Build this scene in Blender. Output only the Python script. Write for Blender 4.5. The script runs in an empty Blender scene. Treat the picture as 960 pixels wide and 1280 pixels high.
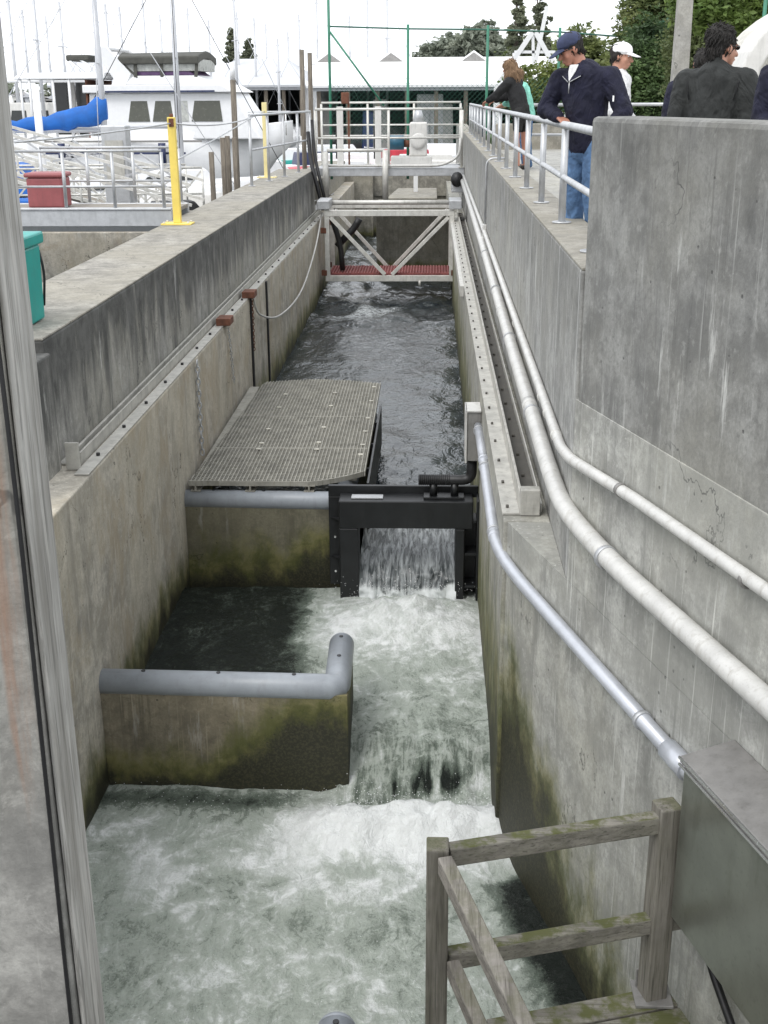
import bpy, bmesh, math, random
import numpy as np
from mathutils import Vector, Matrix, Quaternion
from math import radians, sin, cos, pi
random.seed(7); RNG = np.random.default_rng(11)
S = bpy.context.scene
C = S.collection

# ------------------------------------------------------------------ camera
FPX, PITCH, YAW, ROLL = 1481.16, 0.337664, 0.0400647, -0.00612811
CF = Vector((-sin(YAW)*cos(PITCH), cos(YAW)*cos(PITCH), -sin(PITCH)))
_r = Vector((cos(YAW), sin(YAW), 0)); _u = _r.cross(CF)
CR = _r*cos(ROLL) + _u*sin(ROLL); CU = -_r*sin(ROLL) + _u*cos(ROLL)
CO = Vector((0, 0, 1.0))
cd = bpy.data.cameras.new('camera'); co = bpy.data.objects.new('camera', cd); C.objects.link(co)
co.matrix_world = Matrix(((CR.x, CU.x, -CF.x, CO.x), (CR.y, CU.y, -CF.y, CO.y), (CR.z, CU.z, -CF.z, CO.z), (0, 0, 0, 1)))
cd.sensor_fit = 'VERTICAL'; cd.sensor_height = 36.0; cd.lens = FPX/1280*36.0
cd.clip_start = 0.05; cd.clip_end = 5000
S.camera = co
def P(x, y, Y):
    """world point seen at photo pixel x, y, at forward distance Y"""
    d = CR*((x-480)/FPX) - CU*((y-640)/FPX) + CF
    return CO + d*(Y/d.y)

# ------------------------------------------------------------------ world, sun, exposure
W = bpy.data.worlds.new('World'); S.world = W; W.use_nodes = True
wt = W.node_tree; wt.nodes.clear()
wo = wt.nodes.new('ShaderNodeOutputWorld'); wb = wt.nodes.new('ShaderNodeBackground')
sk = wt.nodes.new('ShaderNodeTexSky'); sk.sky_type = 'NISHITA'; sk.sun_disc = False
SUN_EL, SUN_AZ = radians(52), radians(215)
sk.sun_elevation = SUN_EL; sk.sun_rotation = SUN_AZ; sk.air_density = 1.0; sk.dust_density = 3.0
hs = wt.nodes.new('ShaderNodeHueSaturation'); hs.inputs['Saturation'].default_value = 0.18
mx = wt.nodes.new('ShaderNodeMix'); mx.data_type = 'RGBA'; mx.inputs[0].default_value = 0.86
mx.inputs[7].default_value = (9.4, 9.7, 10.2, 1)
wt.links.new(sk.outputs[0], hs.inputs['Color']); wt.links.new(hs.outputs[0], mx.inputs[6])
wt.links.new(mx.outputs[2], wb.inputs[0]); wb.inputs[1].default_value = 0.1
wt.links.new(wb.outputs[0], wo.inputs[0])
sl = bpy.data.lights.new('sun', 'SUN'); sl.energy = 0.9; sl.angle = radians(25); sl.color = (1.0, 0.97, 0.93)
so = bpy.data.objects.new('sun', sl); C.objects.link(so)
sd = Vector((sin(SUN_AZ)*cos(SUN_EL), cos(SUN_AZ)*cos(SUN_EL), sin(SUN_EL)))
so.rotation_mode = 'QUATERNION'; so.rotation_quaternion = sd.to_track_quat('Z', 'Y')
S.view_settings.view_transform = 'Standard'; S.view_settings.look = 'None'
S.view_settings.exposure = 0.85; S.view_settings.gamma = 1
S.view_settings.use_curve_mapping = False
S.render.engine = 'CYCLES'
S.cycles.max_bounces = 8; S.cycles.diffuse_bounces = 4; S.cycles.glossy_bounces = 4
S.cycles.transparent_max_bounces = 8

# ------------------------------------------------------------------ node helpers
class G:
    """small wrapper to write node graphs"""
    def __init__(s, name):
        s.m = bpy.data.materials.new(name); s.m.use_nodes = True
        s.t = s.m.node_tree; s.t.nodes.clear()
        s.out = s.t.nodes.new('ShaderNodeOutputMaterial')
        s.b = s.t.nodes.new('ShaderNodeBsdfPrincipled')
        s.t.links.new(s.b.outputs[0], s.out.inputs[0])
    def put(s, sock, v):
        if hasattr(v, 'links') or isinstance(v, bpy.types.NodeSocket): s.t.links.new(v, sock)
        else:
            if isinstance(v, (tuple, list)) and len(v) == 3 and sock.type == 'RGBA': v = (*v, 1)
            sock.default_value = v
    def n(s, typ, ins, props=(), out=0):
        nd = s.t.nodes.new('ShaderNode'+typ)
        for k, v in dict(props).items(): setattr(nd, k, v)
        for k, v in ins.items(): s.put(nd.inputs[k], v)
        return nd.outputs[out]
    def pos(s): return s.n('NewGeometry', {}, out='Position')
    def obj(s): return s.n('TexCoord', {}, out='Object')
    def nrm(s): return s.n('NewGeometry', {}, out='Normal')
    def sc(s, v, k, off=(0, 0, 0)): return s.n('Mapping', {'Vector': v, 'Scale': k if isinstance(k, tuple) else (k, k, k), 'Location': off})
    def noise(s, v, scale, detail=4, rough=.55, dist=0): return s.n('TexNoise', {'Vector': v, 'Scale': scale, 'Detail': detail, 'Roughness': rough, 'Distortion': dist})
    def vor(s, v, scale, feature='F1'): return s.n('TexVoronoi', {'Vector': v, 'Scale': scale}, {'feature': feature})
    def mth(s, op, a, b=0.0, c=0.0): return s.n('Math', {0: a, 1: b, 2: c}, {'operation': op})
    def xyz(s, v, i): return s.n('SeparateXYZ', {0: v}, out=i)
    def step(s, v, a, b, lo=0.0, hi=1.0): return s.n('MapRange', {0: v, 1: a, 2: b, 3: lo, 4: hi}, {'interpolation_type': 'SMOOTHSTEP'})
    def mix(s, f, a, b, mode='MIX'): return s.n('Mix', {0: f, 6: a, 7: b}, {'data_type': 'RGBA', 'blend_type': mode}, out=2)
    def bump(s, h, strength=.3, dist=.01, nrm=None):
        i = {'Height': h, 'Strength': strength, 'Distance': dist}
        if nrm is not None: i['Normal'] = nrm
        return s.n('Bump', i)
    def fin(s, col=None, rough=.6, metal=0.0, nrm=None, **k):
        if col is not None: s.put(s.b.inputs['Base Color'], col)
        s.put(s.b.inputs['Roughness'], rough); s.put(s.b.inputs['Metallic'], metal)
        if nrm is not None: s.put(s.b.inputs['Normal'], nrm)
        for a, v in k.items(): s.put(s.b.inputs[a.replace('_', ' ')], v)
        return s.m

def scl(c, k): return tuple(min(1, x*k) for x in c)
def concrete(name, base, top=None, dirt=.5, water=None, mossh=.5, effl=.3, lines=None, streak=.5, pits=True, wetside=None, weth=.62, tint=None, rust=None):
    """weathered cast concrete; top: height of the upper edge that grew dark algae; water: waterline height with moss and wet band"""
    g = G(name); p = g.pos()
    big = g.noise(p, .55, 5, .6); med = g.noise(p, 3.2, 8, .68, .3); fine = g.noise(p, 42, 5, .7)
    st = g.noise(g.sc(p, (3.2, 3.2, .75)), 1.0, 8, .68, .5); st2 = g.noise(g.sc(p, (15, 15, 1.1), (3, 1, 0)), 1.0, 6, .68, .3)
    med2 = g.noise(p, 11, 8, .74, .4); drip = g.noise(g.sc(p, (24, 24, .55), (1, 4, 2)), 1.0, 4, .6, .2); dmask = g.step(g.noise(g.sc(p, (1.3, 1.3, .9), (8, 1, 3)), 1.0, 4, .6), .45, .62)
    col = g.mix(g.step(med, .34, .66), scl(base, .60), scl(base, 1.26))
    col = g.mix(g.mth('MULTIPLY', g.step(med2, .50, .64), .62), col, scl(base, .52))
    col = g.mix(g.mth('MULTIPLY', g.step(med2, .46, .34), .55), col, scl(base, 1.5))
    col = g.mix(g.mth('MULTIPLY', g.mth('MULTIPLY', g.step(drip, .54, .68), dmask), .65*min(1, streak*1.6)), col, scl(base, .34))
    col = g.mix(g.step(big, .36, .66), col, g.mix(.6, col, scl((base[0]*.95, base[1]*.92, base[2]*.82), 1.15)))
    col = g.mix(g.mth('MULTIPLY', g.step(st, .47, .72), streak), col, scl(base, .38))
    col = g.mix(g.mth('MULTIPLY', g.step(st2, .5, .78), .5*streak), col, scl(base, .5))
    col = g.mix(g.mth('MULTIPLY', g.step(fine, .35, .7), .4), col, scl(base, .55))
    if tint: col = g.mix(g.mth('MULTIPLY', g.step(g.noise(g.sc(p, (1.1, 1.1, .8), (4, 9, 2)), 1.0, 7, .7, .6), .46, .64), .7), col, tint)
    cr = g.mth('ABSOLUTE', g.mth('SUBTRACT', g.noise(g.sc(p, (1, 1, .8), (2, 6, 1)), .75, 6, .6, .3), .5))
    col = g.mix(g.mth('MULTIPLY', g.mth('MULTIPLY', g.step(cr, .0045, .0015), g.step(big, .5, .56)), .75), col, scl(base, .2))
    wd = g.mth('MULTIPLY', g.mth('MULTIPLY', g.step(g.noise(g.sc(p, (30, 30, .8), (5, 5, 9)), 1.0, 3, .6), .60, .72), g.step(big, .56, .44)), .5)
    col = g.mix(wd, col, scl(base, 1.75))
    z = g.xyz(p, 2)
    if rust:
        rx = g.mth('ADD', g.xyz(p, 0), g.mth('MULTIPLY', g.mth('SUBTRACT', g.noise(g.sc(p, (3, 3, 1.6)), 1.0, 5, .6), .5), .05))
        rm = g.mth('MULTIPLY', g.step(rx, rust[0]-.012, rust[0]), g.mth('MULTIPLY', g.step(rx, rust[1]+.01, rust[1]), g.mth('MULTIPLY', g.step(z, rust[2], rust[2]+.25), g.step(z, rust[3], rust[3]-.3))))
        col = g.mix(g.mth('MULTIPLY', g.mth('MULTIPLY', rm, .6), g.step(st2, .38, .6)), col, g.mix(med, (.33, .19, .115), (.20, .105, .065)))
    if top is not None:
        t0, depth = top
        zz = g.mth('ADD', z, g.mth('MULTIPLY', g.mth('SUBTRACT', st, .5), 2.6*depth))
        zz = g.mth('ADD', zz, g.mth('MULTIPLY', g.mth('SUBTRACT', med, .5), .9*depth))
        m = g.mth('MULTIPLY', g.step(zz, t0-depth*1.1, t0-depth*.25), dirt)
        col = g.mix(m, col, g.mix(g.step(med, .35, .65), (.035, .036, .034), (.10, .10, .095)))
    e = g.mth('MULTIPLY', g.step(g.noise(g.sc(p, (9, 9, 1.1), (7, 2, 5)), 1.0, 7, .7), .57, .70), g.step(g.noise(p, .9, 3, .5), .45, .62))
    col = g.mix(g.mth('MULTIPLY', e, effl), col, (.62, .62, .59))
    if lines:
        ph = g.mth('FRACT', g.mth('DIVIDE', g.xyz(p, 1), lines))
        l = g.mth('LESS_THAN', ph, .035)
        col = g.mix(g.mth('MULTIPLY', l, g.step(st, .38, .55, .2, .75)), col, scl(base, 1.7))
        seg = g.n('TexWhiteNoise', {'W': g.mth('FLOOR', g.mth('DIVIDE', g.xyz(p, 1), lines))}, {'noise_dimensions': '1D'})
        col = g.mix(g.mth('MULTIPLY', seg, .35), col, scl(base, .5))
    rough = .86
    if water is not None:
        if isinstance(water, (int, float)): wl = water
        else:                                   # stepped pools: [(y, level), ...] from the near end
            wl = water[0][1]
            for y_, l_ in water[1:]: wl = g.mth('ADD', wl, g.mth('MULTIPLY', g.mth('GREATER_THAN', g.xyz(p, 1), y_), l_-[w for w in water if w[0] < y_][-1][1]))
        zw = g.mth('SUBTRACT', z, wl)
        if wetside: zw = g.mth('SUBTRACT', zw, g.step(g.xyz(p, wetside[3] if len(wetside) > 3 else 0), wetside[0], wetside[1], 0.0, wetside[2]))
        zn = g.mth('ADD', zw, g.mth('MULTIPLY', g.mth('SUBTRACT', g.noise(g.sc(p, (2.2, 2.2, 1.1)), 1.0, 6, .7), .5), mossh*2.2))
        zn = g.mth('ADD', zn, g.mth('MULTIPLY', g.mth('SUBTRACT', med2, .5), mossh*.55))
        mo = g.step(zn, mossh*1.25, mossh*.35)
        mc = g.mix(g.step(med, .4, .62), (.072, .082, .012), (.17, .16, .05))
        col = g.mix(g.mth('MULTIPLY', mo, .86), col, mc)
        wet = g.step(zn, mossh*weth, mossh*(weth-.7))
        col = g.mix(wet, col, g.mix(g.step(fine, .45, .6), (.020, .021, .011), (.045, .042, .022)))
        rough = g.mth('SUBTRACT', .86, g.mth('MULTIPLY', wet, .22))
    h = g.mth('ADD', g.mth('MULTIPLY', fine, .35), med)
    if pits:
        v = g.vor(g.sc(p, 1.0, (.3, .2, .9)), 9.0)
        pm = g.mth('MULTIPLY', g.step(v, .12, .05), g.step(g.noise(p, 2.3, 2), .5, .56))
        col = g.mix(g.mth('MULTIPLY', pm, .75), col, scl(base, .22))
        h = g.mth('SUBTRACT', h, g.mth('MULTIPLY', pm, .6))
    return g.fin(col, rough, 0.0, g.bump(h, .55, .012))

def paint(name, col, rough=.5, metal=0.0, var=.25, dirt=.25, dcol=(.08, .075, .065), bump=.12, scale=6.0, rust=0.0, spec=None):
    g = G(name); p = g.obj()
    n1 = g.noise(p, scale, 6, .65); n2 = g.noise(g.sc(p, (scale*3, scale*3, scale*.5), (3, 3, 1)), 1.0, 5, .65); n3 = g.noise(p, scale*14, 3)
    c = g.mix(g.step(n1, .3, .7), scl(col, 1-var), scl(col, 1+var*.6))
    c = g.mix(g.mth('MULTIPLY', g.step(n2, .5, .72), dirt), c, dcol)
    c = g.mix(g.mth('MULTIPLY', g.step(n3, .55, .75), dirt*.6), c, scl(dcol, .8))
    if rust: c = g.mix(g.mth('MULTIPLY', g.step(n1, .58, .66), rust), c, (.17, .06, .02))
    r = g.mth('ADD', rough, g.mth('MULTIPLY', g.mth('SUBTRACT', n1, .5), .25))
    k = {}
    if spec is not None: k['Specular_IOR_Level'] = spec
    return g.fin(c, r, metal, g.bump(g.mth('ADD', n1, g.mth('MULTIPLY', n3, .4)), bump, .004), **k)

def timber(name, c1, c2, axis=1, moss=0.0, freq=26.0, lightf=.0):
    g = G(name); p = g.obj()
    k = [freq]*3; k[axis] = freq*.06
    n1 = g.noise(g.sc(p, tuple(k)), 1.0, 6, .7, .25); n2 = g.noise(p, 3, 4); k2 = [freq*4]*3; k2[axis] = freq*.12
    n3 = g.noise(g.sc(p, tuple(k2)), 1.0, 3, .6)
    c = g.mix(g.step(n1, .34, .66), c1, c2)
    c = g.mix(g.mth('MULTIPLY', g.step(n3, .54, .66), .6), c, scl(c1, .35))
    c = g.mix(g.mth('MULTIPLY', g.step(n2, .45, .7), .35), c, scl(c1, .6))
    if lightf: c = g.mix(g.mth('MULTIPLY', g.step(n1, .55, .62), lightf), c, (.5, .48, .44))
    if moss:
        up = g.step(g.xyz(g.nrm(), 2), .2, .8)
        mm = g.mth('MULTIPLY', g.mth('MULTIPLY', g.step(g.noise(p, 7, 6, .7), .40, .58), g.mth('ADD', g.mth('MULTIPLY', up, .85), .15)), moss)
        c = g.mix(mm, c, g.mix(n2, (.10, .105, .025), (.05, .06, .012)))
    return g.fin(c, .85, 0, g.bump(g.mth('ADD', n1, g.mth('MULTIPLY', n3, .5)), .5, .004))

def water_mat(name, kind):
    g = G(name); p = g.pos()
    if kind == 'dark':
        n1 = g.noise(g.sc(p, (1.0, .62, 1)), 2.6, 3, .5, 1.8); n2 = g.noise(g.sc(p, (1, .7, 1)), 8, 3, .5, 1.2); n3 = g.noise(p, 26, 2, .5, .5)
        h = g.mth('ADD', n1, g.mth('ADD', g.mth('MULTIPLY', n2, .42), g.mth('MULTIPLY', n3, .06)))
        f = g.n('Attribute', {}, {'attribute_name': 'foam'}, out='Fac')
        fm = g.step(g.mth('ADD', f, g.mth('MULTIPLY', g.mth('SUBTRACT', g.noise(p, 9, 7, .72, .8), .5), 1.0)), .46, .82)
        c = g.mix(g.step(n1, .35, .65), (.018, .024, .028), (.045, .055, .06))  # bluish tint puts some sky reflection into the base colour
        c = g.mix(fm, c, (.6, .63, .64))
        return g.fin(c, g.mth('ADD', .04, g.mth('MULTIPLY', fm, .4)), 0, g.bump(h, .75, .04), IOR=1.45)
    if kind == 'sea':
        n1 = g.noise(g.sc(p, (1, .5, 1)), 1.1, 5, .65, 1.0)
        return g.fin((.05, .065, .07), .12, 0, g.bump(n1, .5, .12), IOR=1.33)
    # aerated water below the weirs
    f = g.n('Attribute', {}, {'attribute_name': 'foam'}, out='Fac')
    fl = g.n('Attribute', {}, {'attribute_name': 'fall'}, out='Fac')
    a = g.noise(p, 1.9, 7, .68, 2.2)
    wv = g.n('VectorMath', {0: p, 1: g.n('VectorMath', {0: g.n('TexNoise', {'Vector': p, 'Scale': 1.5, 'Detail': 3.0}, out=1), 3: .55}, {'operation': 'SCALE'})}, {'operation': 'ADD'})
    rid = g.mth('SUBTRACT', 1.0, g.mth('MULTIPLY', g.mth('ABSOLUTE', g.mth('SUBTRACT', g.noise(wv, 1.25, 3, .5, .4), .5)), 15.0))
    rid = g.mth('MAXIMUM', rid, 0.0)
    bub = g.noise(p, 55, 4, .75); b2 = g.noise(g.sc(p, (1, .55, 1)), 17, 6, .72, 1.6)
    vb = g.vor(p, 48); bb = g.step(vb, .26, .12)
    m = g.mth('ADD', f, g.mth('MULTIPLY', g.mth('SUBTRACT', a, .5), .42))
    rid2 = g.mth('MAXIMUM', g.mth('SUBTRACT', 1.0, g.mth('MULTIPLY', g.mth('ABSOLUTE', g.mth('SUBTRACT', g.noise(g.sc(wv, (1, .6, 1), (3, 7, 1)), 2.6, 4, .6, .9), .5)), 17.0)), 0.0)
    rid = g.mth('MAXIMUM', rid, g.mth('MULTIPLY', rid2, .75)); brk = g.step(g.noise(p, 4.4, 7, .74, .8), .38, .62)
    m = g.mth('ADD', m, g.mth('MULTIPLY', g.mth('MULTIPLY', rid, g.mth('MULTIPLY', brk, g.step(f, .08, .4))), .42))
    flow = g.noise(g.sc(wv, (5.5, 1.7, 1.5)), 1.0, 9, .76, .5); flow2 = g.noise(g.sc(wv, (2.2, 3.0, 1.5), (4, 2, 0)), 1.7, 9, .78, .9)
    m = g.mth('ADD', m, g.mth('MULTIPLY', g.mth('SUBTRACT', flow, .5), .62))
    m = g.mth('ADD', m, g.mth('MULTIPLY', g.mth('SUBTRACT', flow2, .5), .55))
    m = g.mth('ADD', m, g.mth('MULTIPLY', g.mth('SUBTRACT', b2, .5), .42))
    m = g.mth('ADD', m, g.mth('MULTIPLY', g.mth('SUBTRACT', bub, .5), .22))
    m = g.mth('ADD', m, g.mth('MULTIPLY', bb, g.step(g.noise(p, 1.3, 2), .45, .62, 0.0, .16)))
    # strands down the face of the falls
    stn = g.noise(g.sc(p, (13, 2.4, 2.2)), 1.0, 7, .72, 1.1)
    m = g.mth('ADD', m, g.mth('MULTIPLY', fl, g.mth('MULTIPLY', g.mth('SUBTRACT', stn, .48), .95)))
    c = g.mix(g.step(m, -.10, .26), (.012, .016, .013), (.14, .168, .138))
    c = g.mix(g.step(m, .20, .56), c, (.40, .44, .39))
    c = g.mix(g.step(m, .50, 1.12), c, (.82, .84, .83))
    h = g.mth('ADD', g.mth('MULTIPLY', b2, .8), g.mth('ADD', g.mth('MULTIPLY', bub, .25), g.mth('MULTIPLY', a, 1.2)))
    h = g.mth('ADD', h, g.mth('MULTIPLY', fl, stn))
    return g.fin(c, g.step(m, .1, .7, .07, .42), 0, g.bump(h, .8, .05), IOR=1.33)

def leaf_mat(name, c1, c2, scale=.8):
    g = G(name); p = g.pos()
    n1 = g.noise(p, scale, 4, .6); n2 = g.n('TexWhiteNoise', {'Vector': g.n('Vector' + 'Math', {0: p, 1: (.25, .25, .25)}, {'operation': 'SNAP'})})
    c = g.mix(g.step(n1, .32, .68), c1, c2)
    c = g.mix(g.mth('MULTIPLY', n2, .45), c, scl(c1, .7))
    m = g.fin(c, .6, 0, None)
    tr = g.t.nodes.new('ShaderNodeBsdfTranslucent'); ms = g.t.nodes.new('ShaderNodeMixShader'); ms.inputs[0].default_value = .38
    g.t.links.new(c, tr.inputs[0]); g.t.links.new(g.b.outputs[0], ms.inputs[1]); g.t.links.new(tr.outputs[0], ms.inputs[2]); g.t.links.new(ms.outputs[0], g.out.inputs[0])
    return m

M = {}
M['conc_left_top'] = concrete('concrete_left_upper', (.36, .355, .33), (-.91, 1.1), .92, effl=.8, streak=.5)
M['conc_left_low'] = concrete('concrete_left_lower', (.49, .46, .40), None, water=[(0, -4.9), (9.4, -4.51), (13.4, -4.04)], mossh=.5, effl=.6, streak=.55, tint=(.37, .31, .22))
M['conc_cap'] = concrete('concrete_top_surface', (.30, .285, .25), None, streak=.1, effl=.1)
M['conc_right_up'] = concrete('concrete_right_upper', (.35, .35, .335), (-.05, .7), .35, effl=.95, lines=.62, streak=.55)
M['conc_right_low'] = concrete('concrete_right_lower', (.36, .355, .32), None, water=[(0, -4.75), (12.85, -4.04)], mossh=1.35, effl=.4, streak=.6, weth=.55, wetside=(12.9, 8.6, .45, 1))
M['conc_flare'] = concrete('concrete_flared', (.40, .40, .372), None, water=-4.95, mossh=.85, effl=.7, streak=.75, weth=.75, tint=(.27, .27, .245), wetside=(6.4, 8.6, 1.15, 1))
M['conc_para'] = concrete('concrete_parapet', (.25, .25, .238), (.88, .5), .25, effl=.75, streak=.6)
M['conc_weir'] = concrete('concrete_weir_mossy', (.17, .16, .115), None, water=-4.6, mossh=.55, effl=.35, streak=.5, wetside=(-1.9, -1.1, .30))
M['conc_weir_low'] = concrete('concrete_weir_stained', (.21, .185, .135), None, water=-4.95, mossh=.42, effl=.25, streak=.55, wetside=(-2.2, -1.0, .62))
M['conc_far'] = concrete('concrete_far', (.30, .285, .245), None, water=-4.05, mossh=.3, effl=.3, streak=.6)
M['plaza'] = concrete('plaza_concrete', (.38, .375, .35), None, streak=.0, effl=.1, pits=False)
M['galv'] = paint('galvanised_steel', (.50, .51, .52), .48, .55, .14, .18, (.2, .2, .2))
M['alu'] = paint('pale_aluminium', (.62, .61, .57), .5, .25, .16, .3, (.22, .2, .16))
M['steel_strip'] = paint('zinc_strip', (.47, .46, .42), .6, .3, .2, .35, (.14, .13, .11))
M['stainless'] = paint('brushed_stainless', (.26, .27, .235), .33, .7, .18, .25, (.05, .055, .03), .05, 2.5)
M['lid'] = paint('cabinet_lid_grey', (.27, .262, .25), .5, .3, .16, .25)
M['bright'] = paint('bright_trim', (.78, .78, .78), .25, .9, .05, .05)
M['pvc_white'] = paint('pvc_white', (.56, .555, .53), .42, 0, .12, .45, (.30, .28, .24))
M['pvc_grey'] = paint('pvc_grey', (.30, .325, .355), .42, 0, .10, .2, (.16, .16, .15))
M['conduit'] = paint('conduit_silver', (.52, .54, .58), .40, .35, .08, .12, (.3, .3, .3))
M['black'] = paint('black_coated_steel', (.010, .011, .012), .42, 0, .3, .2, (.03, .03, .028), .1)
M['rubber'] = paint('black_rubber', (.012, .012, .013), .5, 0, .2, .1)
M['grate'] = paint('tan_grating', (.31, .30, .262), .75, 0, .25, .45, (.10, .09, .06))
M['grate_light'] = paint('pale_clip', (.55, .53, .46), .6)
M['red_grate'] = paint('red_grating', (.27, .085, .08), .7, 0, .25, .3, (.2, .08, .07))
M['rust'] = paint('rusty_iron', (.15, .06, .035), .85, 0, .4, .4, (.05, .025, .02), .3)
M['yellow'] = paint('yellow_paint', (.78, .60, .13), .5, 0, .08, .12, (.4, .26, .08), .1, 4)
M['yellow_pale'] = paint('pale_yellow_paint', (.75, .65, .32), .5, 0, .08, .15, (.4, .3, .15), .1, 4)
M['teal'] = paint('teal_plastic', (.0, .29, .25), .42, 0, .1, .15, (.02, .12, .1))
M['red'] = paint('faded_red_plastic', (.30, .085, .09), .5, 0, .12, .2)
M['conc_ledge'] = concrete('concrete_ledge_dark', (.26, .25, .225), None, effl=.5, streak=.5)
M['white'] = paint('white_gelcoat', (.74, .745, .75), .35, 0, .04, .06, (.5, .48, .45), .03)
M['offwhite'] = paint('off_white', (.62, .61, .58), .6, 0, .08, .15)
M['roof_white'] = paint('white_roof_sheet', (.85, .85, .85), .6, 0, .04, .05, (.6, .6, .6))
M['roof_grey'] = paint('pale_grey_roof', (.50, .51, .53), .6, 0, .06, .12, (.4, .4, .4))
M['glass_dark'] = paint('dark_glass', (.02, .023, .022), .1, 0, .2, .05)
M['canvas_dark'] = paint('dark_canvas', (.07, .07, .06), .8)
M['purple'] = paint('purple_canvas', (.11, .06, .14), .8)
M['glass_olive'] = paint('olive_window', (.075, .078, .06), .25, 0, .15, .05)
M['canvas_clear'] = paint('clear_vinyl', (.45, .46, .43), .3)
M['blue'] = paint('blue_canvas', (.01, .12, .44), .7, 0, .18, .1, (.0, .06, .3), .4, 3)
M['navy_hull'] = paint('navy_hull', (.02, .03, .09), .3)
M['hull_red'] = paint('red_hull', (.5, .03, .05), .35)
M['hull_blue'] = paint('blue_hull', (.06, .10, .28), .35)
M['mast'] = paint('mast_alloy', (.50, .51, .53), .4, .2, .06, .05)
M['pile'] = timber('dock_pile', (.09, .075, .06), (.22, .19, .15), 2)
M['deckwood'] = timber('dock_planks', (.2, .18, .15), (.34, .31, .27), 0)
M['gutter'] = paint('dull_gutter', (.085, .08, .07), .7)
M['green_paint'] = paint('green_post_paint', (.04, .19, .12), .5, 0, .15, .15, (.02, .07, .05))
M['chain_green'] = paint('green_wire', (.03, .12, .085), .6)
M['wood_post'] = timber('weathered_rail', (.14, .13, .11), (.255, .24, .205), 0, .9)
M['wood_up'] = timber('weathered_upright', (.125, .115, .095), (.225, .21, .18), 2, .5)
M['wood_along'] = timber('weathered_side_rail', (.16, .145, .125), (.32, .295, .26), 1, .35)
M['board'] = timber('peeling_board', (.26, .25, .225), (.44, .435, .41), 2, 0, 34, .45)
M['pillar'] = concrete('pillar_grey', (.29,.285,.265), None, effl=.1, streak=.6, rust=(-.745, -.712, -.35, .62))
M['shed_dark'] = paint('shed_interior', (.05, .055, .058), .9)
M['teal_motor'] = paint('blue_green_motor', (.02, .10, .16), .4)
M['bark'] = timber('bark', (.05, .04, .03), (.12, .10, .08), 2)
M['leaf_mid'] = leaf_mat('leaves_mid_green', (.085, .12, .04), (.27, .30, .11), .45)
M['leaf_bright'] = leaf_mat('leaves_bright_green', (.06, .12, .02), (.22, .30, .08), .8)
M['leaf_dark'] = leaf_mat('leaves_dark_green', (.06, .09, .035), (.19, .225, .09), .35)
M['leaf_far'] = leaf_mat('leaves_far_hazed', (.25, .28, .22), (.40, .42, .33), .12)  # distance haze is painted into these pale leaf colours
M['leaf_conifer'] = leaf_mat('conifer_needles_hazed', (.16, .18, .12), (.30, .32, .21), .35)  # needles lightened so their colour carries the haze, no haze volume
M['leaf_shrub'] = leaf_mat('shrub_leaves', (.07, .10, .02), (.26, .30, .09), .9)
M['leaf_ivy'] = leaf_mat('ivy_leaves', (.04, .075, .03), (.14, .215, .075), .9)
M['grass'] = leaf_mat('lawn_grass', (.05, .12, .015), (.10, .2, .03), .5)
M['arch'] = concrete('pale_arch_concrete', (.62, .61, .58), None, effl=.1, streak=.25, pits=False)
M['lamp_conc'] = concrete('lamppost_concrete', (.33, .325, .31), None, effl=.1, streak=.1)
M['skin'] = paint('skin', (.47, .24, .165), .5, 0, .08, .0, bump=.05, scale=20)
M['skin_tan'] = paint('tanned_skin', (.40, .185, .125), .5, 0, .08, .0, bump=.05, scale=20)
M['hair_dark'] = timber('dark_hair', (.008, .007, .006), (.025, .02, .017), 2, 0, 120)
M['hair_brown'] = timber('light_brown_hair', (.13, .08, .045), (.30, .19, .11), 2, 0, 120)
M['hair_black'] = timber('black_hair', (.008, .0075, .007), (.030, .026, .023), 2, 0, 120)
def cloth(name, c, sc=9, b=.5):
    g = G(name); p = g.obj(); n = g.noise(p, sc, 5, .6, .6); w = g.noise(p, 160, 2)
    f = g.noise(g.sc(p, (6, 6, 4)), 1.0, 3, .5, 2.0)
    col = g.mix(g.step(n, .3, .7), scl(c, .75), scl(c, 1.25))
    return g.fin(col, .85, 0, g.bump(g.mth('ADD', g.mth('MULTIPLY', f, 1.5), g.mth('MULTIPLY', w, .08)), b, .03), Sheen_Weight=.0)
M['navy'] = cloth('navy_fleece', (.006, .0065, .022), 7, 1.0); M['jeans'] = cloth('blue_denim', (.085, .16, .29), 14)
M['capnavy'] = cloth('navy_cap_cloth', (.035, .045, .095), 9, .15); M['tee'] = cloth('white_tee', (.75, .75, .75)); M['capwhite'] = cloth('white_cap_cloth', (.8, .8, .8), 9, .1)
M['jblack'] = cloth('black_jacket', (.011, .011, .012)); M['jgrey'] = cloth('charcoal_jacket', (.022, .024, .023), 9, .8)
M['mint'] = cloth('mint_shirt', (.25, .62, .50)); M['trousers'] = cloth('dark_trousers', (.02, .02, .024)); M['shortsb'] = cloth('black_shorts', (.012, .012, .012))
M['shoe'] = paint('shoe_leather', (.05, .045, .04), .5); M['steelzip'] = paint('zip_metal', (.6, .6, .6), .3, .8)

g = G('clear_cup'); M['cup'] = g.fin((.8, .82, .82), .15, Transmission_Weight=.7, IOR=1.4)

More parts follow.
